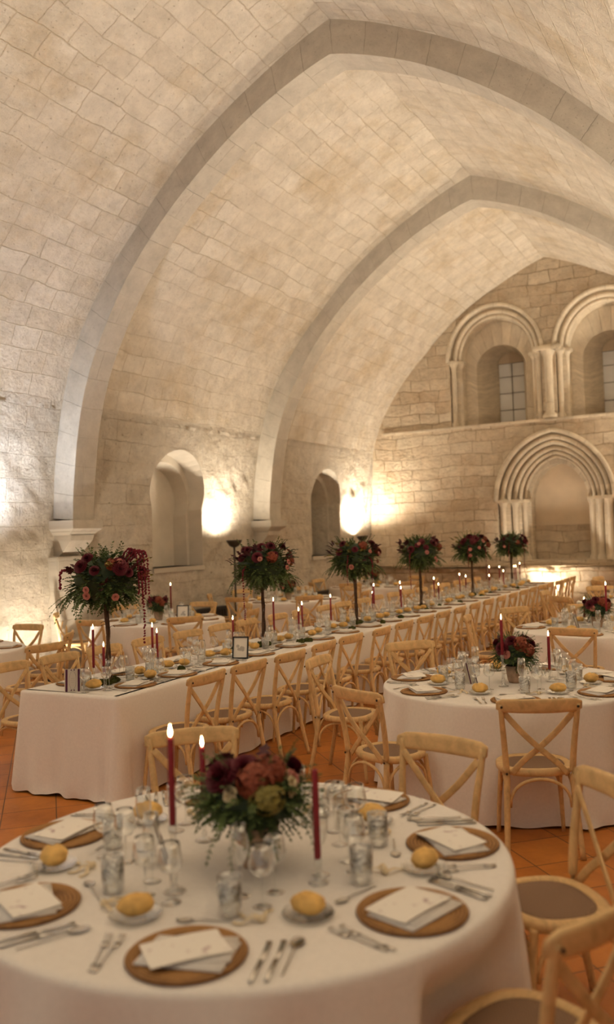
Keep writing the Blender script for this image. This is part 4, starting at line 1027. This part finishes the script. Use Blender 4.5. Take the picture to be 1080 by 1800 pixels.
def tall(seed, style):
    rnd = random.Random(seed); root = empty('tall_flower_arrangement')
    H = .80; C0 = Vector((0, 0, H))
    bm = bmesh.new()
    for k in range(5):
        a0 = k * 1.256; pts = []
        for i in range(9):
            z = .015 + (H - .05) * i / 8; a = a0 + i * .55; rr = .020 - .008 * math.sin(PI * i / 8)
            if i == 0: rr = .03
            pts.append((rr * math.cos(a) + rnd.uniform(-.005, .005), rr * math.sin(a) + rnd.uniform(-.005, .005), z))
        sweep(bm, catmull(pts, 4), lambda q: .0068, 6)
    for k in range(4):
        z = rnd.uniform(.12, .5); a = rnd.uniform(0, 6.3)
        pts = [(0, 0, z)] + [(.05 * q * math.cos(a + q * .7), .05 * q * math.sin(a + q * .7), z + .03 * q + .02 * math.sin(3 * q)) for q in (.4, .8, 1.2)]
        sweep(bm, catmull(pts, 4), .0022, 5)
    obj('twisted_vine_stem', bm, VINE, root)
    bm = bmesh.new()
    for k in range(7):
        q = rnd.uniform(-.012, .012); d = -.085 + .17 * k / 6; ct, st = math.cos(-.55), math.sin(-.55)
        blob(bm, (q * ct - d * st, q * st + d * ct, .016), (rnd.uniform(.034, .046), rnd.uniform(.034, .046), rnd.uniform(.022, .04)), 3, .35, 4, k + seed)
    for v in bm.verts: v.co.z = max(.0, v.co.z)
    obj('moss_base', bm, MOSS, root)
    RX, RZ = .33, .235
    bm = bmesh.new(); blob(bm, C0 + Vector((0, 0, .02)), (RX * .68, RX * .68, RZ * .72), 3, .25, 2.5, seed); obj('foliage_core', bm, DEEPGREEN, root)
    bm = bmesh.new()
    for k in range(330):
        d = Vector((rnd.gauss(0, 1), rnd.gauss(0, 1), rnd.gauss(0, .95) - .05)).normalized()
        p = C0 + Vector((d.x * RX * .62, d.y * RX * .62, d.z * RZ * .66))
        sprig(bm, rnd, p, d + Vector((rnd.uniform(-.6, .6), rnd.uniform(-.6, .6), rnd.uniform(-.3, .5))), rnd.uniform(.06, .13), 7, .033, .019, .35)
    for k in range(34):           # loose trailing sprays
        a = rnd.uniform(0, 6.3) if style != 0 or k > 10 else rnd.uniform(2.9, 4.4)
        p = C0 + Vector((RX * .7 * math.cos(a), RX * .7 * math.sin(a), -.07))
        sprig(bm, rnd, p, (math.cos(a) + rnd.uniform(-.4, .4), math.sin(a) + rnd.uniform(-.4, .4), rnd.uniform(-.75, -.1)), rnd.uniform(.12, .22) * (1.4 if style == 0 and k <= 10 else 1), 10, .032, .016, .8)
    for k in range(12):            # tips above
        a = rnd.uniform(0, 6.3); sprig(bm, rnd, C0 + Vector((.16 * math.cos(a), .16 * math.sin(a), RZ * .7)), (math.cos(a) * .6, math.sin(a) * .6, 1), rnd.uniform(.08, .15), 6, .032, .015, .2)
    obj('foliage', bm, GREEN, root, smooth=False)
    bm = bmesh.new()
    for k in range(9):
        a = rnd.uniform(0, 6.3); z = rnd.uniform(-.2, 1); d = Vector((math.cos(a), math.sin(a), z))
        p = C0 + Vector((d.x * RX * .8, d.y * RX * .8, z * RZ * .8))
        for q in range(4): lobed(bm, p + Vector((rnd.uniform(-.03, .03),) * 3), d + Vector((rnd.uniform(-.7, .7), rnd.uniform(-.7, .7), rnd.uniform(-.2, .8))), rnd.uniform(.06, .10), rnd)
    obj('burgundy_leaves', bm, PLUM, root, smooth=False)
    bm = bmesh.new()
    for k in range(7):
        a = rnd.uniform(0, 6.3); d = Vector((math.cos(a), math.sin(a), rnd.uniform(0, .9))); p = C0 + Vector((d.x * RX * .8, d.y * RX * .8, d.z * RZ * .8))
        sprig(bm, rnd, p, d, .10, 5, .042, .034, .6)
    obj('eucalyptus_leaves', bm, EUCA if seed % 2 else YELLOWLEAF, root, smooth=False)
    def surf(a, z, k=1.0): return C0 + Vector((math.cos(a) * RX * k * math.sqrt(max(.05, 1 - z * z * .7)), math.sin(a) * RX * k * math.sqrt(max(.05, 1 - z * z * .7)), z * RZ * k))
    cam_a = -0.95                 # blooms favour the aisle side
    for k in range(8):
        a = cam_a + rnd.uniform(-1.5, 1.5) if k < 8 else rnd.uniform(0, 6.3); z = rnd.uniform(.25, .95); p = surf(a, z, .92); d = p - C0 + Vector((0, 0, .05))
        put_bloom(root, 'dahlia', BURGUNDY, p, d, rnd.uniform(.040, .062), rnd)
    for k in range(5):
        a = cam_a + rnd.uniform(-1.4, 1.4); z = rnd.uniform(-.5, .7); p = surf(a, z, 1.0); put_bloom(root, 'rose', PINK, p, p - C0 + Vector((0, 0, .04)), rnd.uniform(.024, .032), rnd)
    for k in range(3):
        a = cam_a + rnd.uniform(-1.3, 1.3); z = rnd.uniform(.2, .8); p = surf(a, z, .88); put_bloom(root, 'hydrangea', RUST if k else BURGUNDY, p, p - C0, rnd.uniform(.05, .07), rnd)
    if style == 0:
        for q in range(4):
            x = .25 + .025 * q
            amaranth(root, [(x - .12, -.10, H + .15), (x - .06, -.12, H + .24 - .01 * q), (x, -.13, H + .21), (x + .02, -.14, H + .05), (x + .02, -.14, H - .10 - .07 * (q % 2))], .0085, q)
        amaranth(root, [(.30, -.15, H - .02), (.31, -.16, H - .25), (.305, -.16, H - .47)], .009, 9)
        amaranth(root, [(-.25, -.16, H + .10), (-.31, -.18, H + .08), (-.315, -.18, H - .04)], .010, 11)
    else:
        s = -1 if style == 1 else 1
        amaranth(root, [(s * .16, -.20, H + .02), (s * .19, -.24, H - .06), (s * .185, -.24, H - .30), (s * .18, -.24, H - .50)], .0085, seed)
        if style == 2: amaranth(root, [(-.1, -.24, H + .05), (-.12, -.27, H - .1), (-.12, -.27, H - .3)], .008, seed + 1)
    return root
for k, y in enumerate(TALLY):
    o = tall(40 + k, (0, 1, 2, 1, 2, 2)[k]); o.location = (-4.66, y, TOP + .001); o.rotation_euler = (0, 0, .55)
    tag(o, 'tall burgundy and green flower arrangement on twisted vines, %s along the long table' % ORD[k], 'flower arrangement', 'tall flower arrangements')
def low(seed, vessel):
    rnd = random.Random(seed); root = empty('low_flower_arrangement'); C0 = Vector((0, 0, .215))
    bm = bmesh.new()
    if vessel == 'urn': lathe(bm, [(0, 0), (.036, 0), (.038, .006), (.030, .016), (.016, .030), (.014, .040), (.022, .052), (.048, .072), (.066, .100), (.072, .128), (.069, .130), (.062, .105), (0, .09)], 28); obj('urn', bm, URN, root)
    else: lathe(bm, [(0, 0), (.045, 0), (.055, .02), (.068, .12), (.064, .12), (.05, .02), (0, .01)], 24); obj('vase', bm, URN, root)
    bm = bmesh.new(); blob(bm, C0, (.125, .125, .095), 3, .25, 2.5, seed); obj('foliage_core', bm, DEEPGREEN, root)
    bm = bmesh.new()
    for k in range(200):
        d = Vector((rnd.gauss(0, 1), rnd.gauss(0, 1), rnd.gauss(0, .6) - .05)).normalized(); p = C0 + Vector((d.x * .09, d.y * .09, d.z * .06))
        sprig(bm, rnd, p, d + Vector((0, 0, .2)), rnd.uniform(.05, .11), 8, .021, .011, .45)
    for k in range(14):
        a = rnd.uniform(0, 6.3); sprig(bm, rnd, C0 + Vector((.11 * math.cos(a), .11 * math.sin(a), -.03)), (math.cos(a), math.sin(a), -.45), rnd.uniform(.10, .17), 9, .020, .008, 1.4)
    for k in range(6):
        a = rnd.uniform(0, 6.3); sprig(bm, rnd, C0 + Vector((.07 * math.cos(a), .07 * math.sin(a), .06)), (math.cos(a) * .6, math.sin(a) * .6, 1), rnd.uniform(.07, .12), 8, .018, .007, .2)
    obj('foliage', bm, GREEN, root, smooth=False)
    bm = bmesh.new()
    for k in range(10):
        a = rnd.uniform(0, 6.3); d = Vector((math.cos(a), math.sin(a), rnd.uniform(.1, 1))); lobed(bm, C0 + Vector((d.x * .10, d.y * .10, d.z * .07)), d + Vector((0, 0, .3)), rnd.uniform(.05, .085), rnd)
    obj('burgundy_leaves', bm, PLUM, root, smooth=False)
    va = -0.98                     # towards the visitor
    def sp(a, e): return C0 + Vector((math.cos(a) * math.cos(e) * .135, math.sin(a) * math.cos(e) * .135, math.sin(e) * .105))
    spec = ([('dahlia', BURGUNDY, -1.0, .35, .055), ('dahlia', BURGUNDY, -.5, .9, .05), ('rose', PINK, -.75, .02, .034), ('hydrangea', RUST, .15, .7, .062), ('hydrangea', RUST, .5, .25, .05), ('dahlia', BURGUNDY, 1.0, .6, .05), ('dahlia', BURGUNDY, 1.9, .7, .05), ('dahlia', BURGUNDY, -2.0, .6, .05), ('rose', PINK, 2.6, .5, .03)] if vessel != 'urn' else
            [('dahlia', BURGUNDY, -1.0, .75, .055), ('dahlia', BURGUNDY, -.35, 1.05, .05), ('hydrangea', RUST, .05, .7, .060), ('hydrangea', RUST, .55, .95, .055), ('rose', PINK, 1.15, .55, .026), ('hydrangea', YELLOWLEAF, .25, .25, .055), ('dahlia', BURGUNDY, 1.7, .7, .05), ('dahlia', BURGUNDY, -2.2, .7, .05)])
    for kd, mt, da, e, s in spec:
        p = sp(va + da, e); put_bloom(root, kd, mt, p, p - C0, s, rnd)
    if vessel == 'urn':
        for k in range(16):
            a = va + rnd.uniform(-1.1, -.25) if k < 11 else va + rnd.uniform(.7, 1.3); p = sp(a, rnd.uniform(.25, .95)) * 1.0 + Vector((rnd.uniform(-.01, .01),) * 3); put_bloom(root, 'daisy', CREAM, p, p - C0, rnd.uniform(.012, .019), rnd, 'cream_blossom')
    return root
ARR = [(T1, 3, 'urn', 'low burgundy, rust and cream flower arrangement in a stone urn on the front round table', (-1.60, 2.50)), (T2, 12, 'vase', 'low arrangement with one pink rose on the second aisle round table', (-1.735, 6.24)), (T3, 22, 'vase', 'low burgundy arrangement on the third aisle round table', (-1.83, 9.93)), (T4, 32, 'vase', 'low burgundy arrangement on the fourth aisle round table', None), (L2, 42, 'vase', 'low burgundy arrangement on the second wall-side round table', (-7.69, 9.71)), (L3, 52, 'vase', 'low burgundy arrangement on the third wall-side round table', None), (L4, 62, 'vase', 'low burgundy arrangement on the fourth wall-side round table', None)]
for t, sd, v, lab, pos in ARR:
    o = low(sd, v); x, y = pos or t.c; o.location = (x, y, TOP + .001); tag(o, lab, 'flower arrangement', 'low flower arrangements')
    if t is T1: o.scale = (1.2, 1.2, 1.1)
# loose moss cushions along the long table
MS = [(-4.55, 6.08), (-4.62, 7.32), (-4.48, 7.75), (-4.50, 8.22), (-4.47, 9.2), (-4.62, 10.1), (-4.50, 10.55), (-4.45, 11.6), (-4.6, 12.3), (-4.46, 12.7), (-4.62, 14.15), (-4.5, 14.7), (-4.55, 15.4), (-4.5, 16.3)]
for k, (x, y) in enumerate(MS):
    sp_ = free_spot(x, y, .062, .35)
    if sp_ is None: continue
    x, y = sp_; TAKEN.append((x, y, .062))
    bm = bmesh.new(); r = random.Random(k)
    for q in range(3): blob(bm, (r.uniform(-.025, .025), r.uniform(-.025, .025), .012), (r.uniform(.025, .036), r.uniform(.025, .036), r.uniform(.02, .036)), 2, .35, 4, k * 3 + q)
    for v in bm.verts: v.co.z = max(0, v.co.z)
    o = obj('moss_clump', bm, MOSS, loc=(x, y, TOP + .001)); tag(o, 'clump of dark green moss, %s along the long table' % ORD[k], 'moss', 'moss clumps on the long table')

# ---------------------------------------------------------------- cards, framed prints, lamps, heaters
def tent_card(x, y, rz, w, h, label):
    root = empty('table_card', (x, y, TOP + .001), rz)
    lean = .28
    bm = bmesh.new()
    for s in (1, -1):
        vs = [(-w / 2, -s * h * lean, 0), (w / 2, -s * h * lean, 0), (w / 2, 0, h), (-w / 2, 0, h)]
        f = bm.faces.new([bm.verts.new(v) for v in vs])
    bmesh.ops.solidify(bm, geom=bm.faces[:], thickness=.0008); obj('folded_card', bm, PAPER, root, False)
    def onface(u, v, d=.0012): return (u * w, -h * lean * (1 - v) - d, v * h + d * .3)
    for u0, u1 in ((-.44, -.31), (.31, .44)):
        bm = bmesh.new(); bm.faces.new([bm.verts.new(onface(*q)) for q in ((u0, .02), (u1, .02), (u1, .98), (u0, .98))]); bmesh.ops.solidify(bm, geom=bm.faces[:], thickness=.0003); obj('printed_stripe', bm, PURPLE, root, False)
    bm = bmesh.new(); pts = [onface(.21 * math.cos(2 * PI * i / 32), .5 + .40 * math.sin(2 * PI * i / 32)) for i in range(32)]
    sweep(bm, pts, .0010, 4, closed=True); obj('printed_oval', bm, GREYPRINT, root)
    for v0 in (.05, .92):
        for uu in (-.12, .06):
            bm = bmesh.new(); bm.faces.new([bm.verts.new(onface(*q)) for q in ((uu, v0), (uu + .07, v0), (uu + .07, v0 + .05), (uu, v0 + .05))]); bmesh.ops.solidify(bm, geom=bm.faces[:], thickness=.0003); obj('printed_scallop', bm, PURPLE, root, False)
    for v0, hw in ((.58, .11), (.50, .14), (.42, .10)):
        bm = bmesh.new(); n = 14; sweep(bm, [onface(-hw + 2 * hw * i / n, v0 + .014 * math.sin(i * 1.9) * (1 if i % 3 else .3)) for i in range(n + 1)], .0006, 4); obj('printed_line', bm, GREYPRINT, root)
    tag(root, label, 'card', 'striped table cards'); return root
tent_card(-4.70, 4.90, .68, .118, .165, 'white table card with purple stripes at the near end of the long table')
tent_card(-2.03, 6.10, 1.15, .085, .15, 'white table card with purple stripes on the second aisle round table')
tent_card(-1.93, 2.38, 2.15, .09, .15, 'striped table card seen edge-on behind the tall candle, front round table')
tent_card(-2.05, 9.80, 1.25, .07, .15, 'white table card with purple stripes on the third aisle round table')
def framed(x, y, rz, w, h, label):
    root = empty('framed_print', (x, y, TOP + .002), rz); tilt = -.22
    def T(bm): bmesh.ops.rotate(bm, verts=bm.verts, cent=(0, 0, 0), matrix=Matrix.Rotation(tilt, 3, 'X')); return bm
    bm = bmesh.new(); b = .011
    for c, s in (((0, 0, b / 2), (w, .016, b)), ((0, 0, h - b / 2), (w, .016, b)), ((-w / 2 + b / 2, 0, h / 2), (b, .016, h)), ((w / 2 - b / 2, 0, h / 2), (b, .016, h))): box(bm, c, s)
    obj('frame', T(bm), BLACK, root, False)
    bm = bmesh.new(); box(bm, (0, .003, h / 2), (w - b, .004, h - b)); obj('mount', T(bm), PAPER, root, False)
    bm = bmesh.new(); r = random.Random(int(w * 1000))
    for q in range(9): bmesh.ops.create_circle(bm, cap_ends=True, segments=10, radius=r.uniform(.008, .018), matrix=Matrix.Translation((r.uniform(-.028, .028), .0003 - .0001 * q, h * .5 + r.uniform(-.028, .022))) @ Matrix.Rotation(PI / 2, 4, 'X'))
    obj('faint_sketch', T(bm), GREYPRINT, root, False)
    bm = bmesh.new(); sweep(bm, [(0, .045, h * .62), (0, .11, .004)], 1, 8, flat=(.02, .003), up=Vector((1, 0, 0))); obj('easel_leg', bm, OAK, root)
    tag(root, label, 'picture frame', 'framed prints'); return root
framed(-4.40, 6.72, .28, .150, .20, 'black framed print propped on the aisle edge of the long table')
framed(-7.27, 9.70, .45, .165, .21, 'black framed print propped on the second wall-side round table')
def torchiere(x, y, label):
    root = empty('floor_lamp', (x, y, 0))
    bm = bmesh.new(); lathe(bm, [(0, 0), (.14, 0), (.14, .012), (.03, .03), (0, .03)], 28); obj('base', bm, BRONZE, root)
    bm = bmesh.new(); sweep(bm, [(0, 0, .02), (0, 0, 1.70)], .019, 14); obj('pole', bm, BRONZE, root)
    bm = bmesh.new(); lathe(bm, [(0, 1.69), (.035, 1.695), (.09, 1.725), (.135, 1.79), (.148, 1.83), (.143, 1.83), (.128, 1.79), (.08, 1.735), (0, 1.715)], 32); obj('shade_bowl', bm, BRONZE, root)
    bm = bmesh.new(); bmesh.ops.create_uvsphere(bm, u_segments=12, v_segments=8, radius=.03, matrix=Matrix.Translation((0, 0, 1.775))); obj('bulb', bm, BULB, root)
    tag(root, label, 'floor lamp', 'uplighter floor lamps')
torchiere(LWX + .38, 13.42, 'dark metal uplighter floor lamp between the arched niche and the next rib')
torchiere(LWX + .24, 19.28, 'dark metal uplighter floor lamp in the corner by the end wall')
def heater(y, ln, label):
    root = empty('wall_heater', (LWX + .18, y, 0))
    bm = bmesh.new(); box(bm, (0, 0, .36), (.16, ln, .56), bev=.012); obj('casing', bm, HEATER, root, False)
    bm = bmesh.new()
    for k in range(int(ln / .09)): box(bm, (.084, -ln / 2 + .07 + k * .09, .36), (.01, .03, .46))
    obj('grille', bm, BRONZE, root, False)
    for s in (-1, 1):
        bm = bmesh.new(); box(bm, (0, s * (ln / 2 - .12), .04), (.12, .04, .085)); obj('foot', bm, HEATER, root, False)
    tag(root, label, 'heater', 'dark wall heaters')
heater(12.75, 1.15, 'low dark heater under the larger arched niche, beside the floor lamp')
heater(17.1, 1.0, 'low dark heater under the arched niche towards the end wall')
def flood(x, y, rz, label):
    root = empty('floor_uplighter', (x, y, 0), rz)
    bm = bmesh.new(); box(bm, (0, 0, .10), (.20, .08, .16), bev=.01); bmesh.ops.rotate(bm, verts=bm.verts, cent=(0, 0, .1), matrix=Matrix.Rotation(-.6, 3, 'X')); obj('housing', bm, BLACK, root, False)
    bm = bmesh.new(); box(bm, (0, 0, .012), (.24, .10, .02)); 
    for s in (-1, 1): box(bm, (s * .115, 0, .06), (.012, .03, .11))
    obj('bracket', bm, BLACK, root, False); tag(root, label, 'uplighter', 'small floor uplighters')
flood(LWX + .62, 8.55, PI / 2, 'small black floor uplighter by the pale wall behind the first wall-side table')
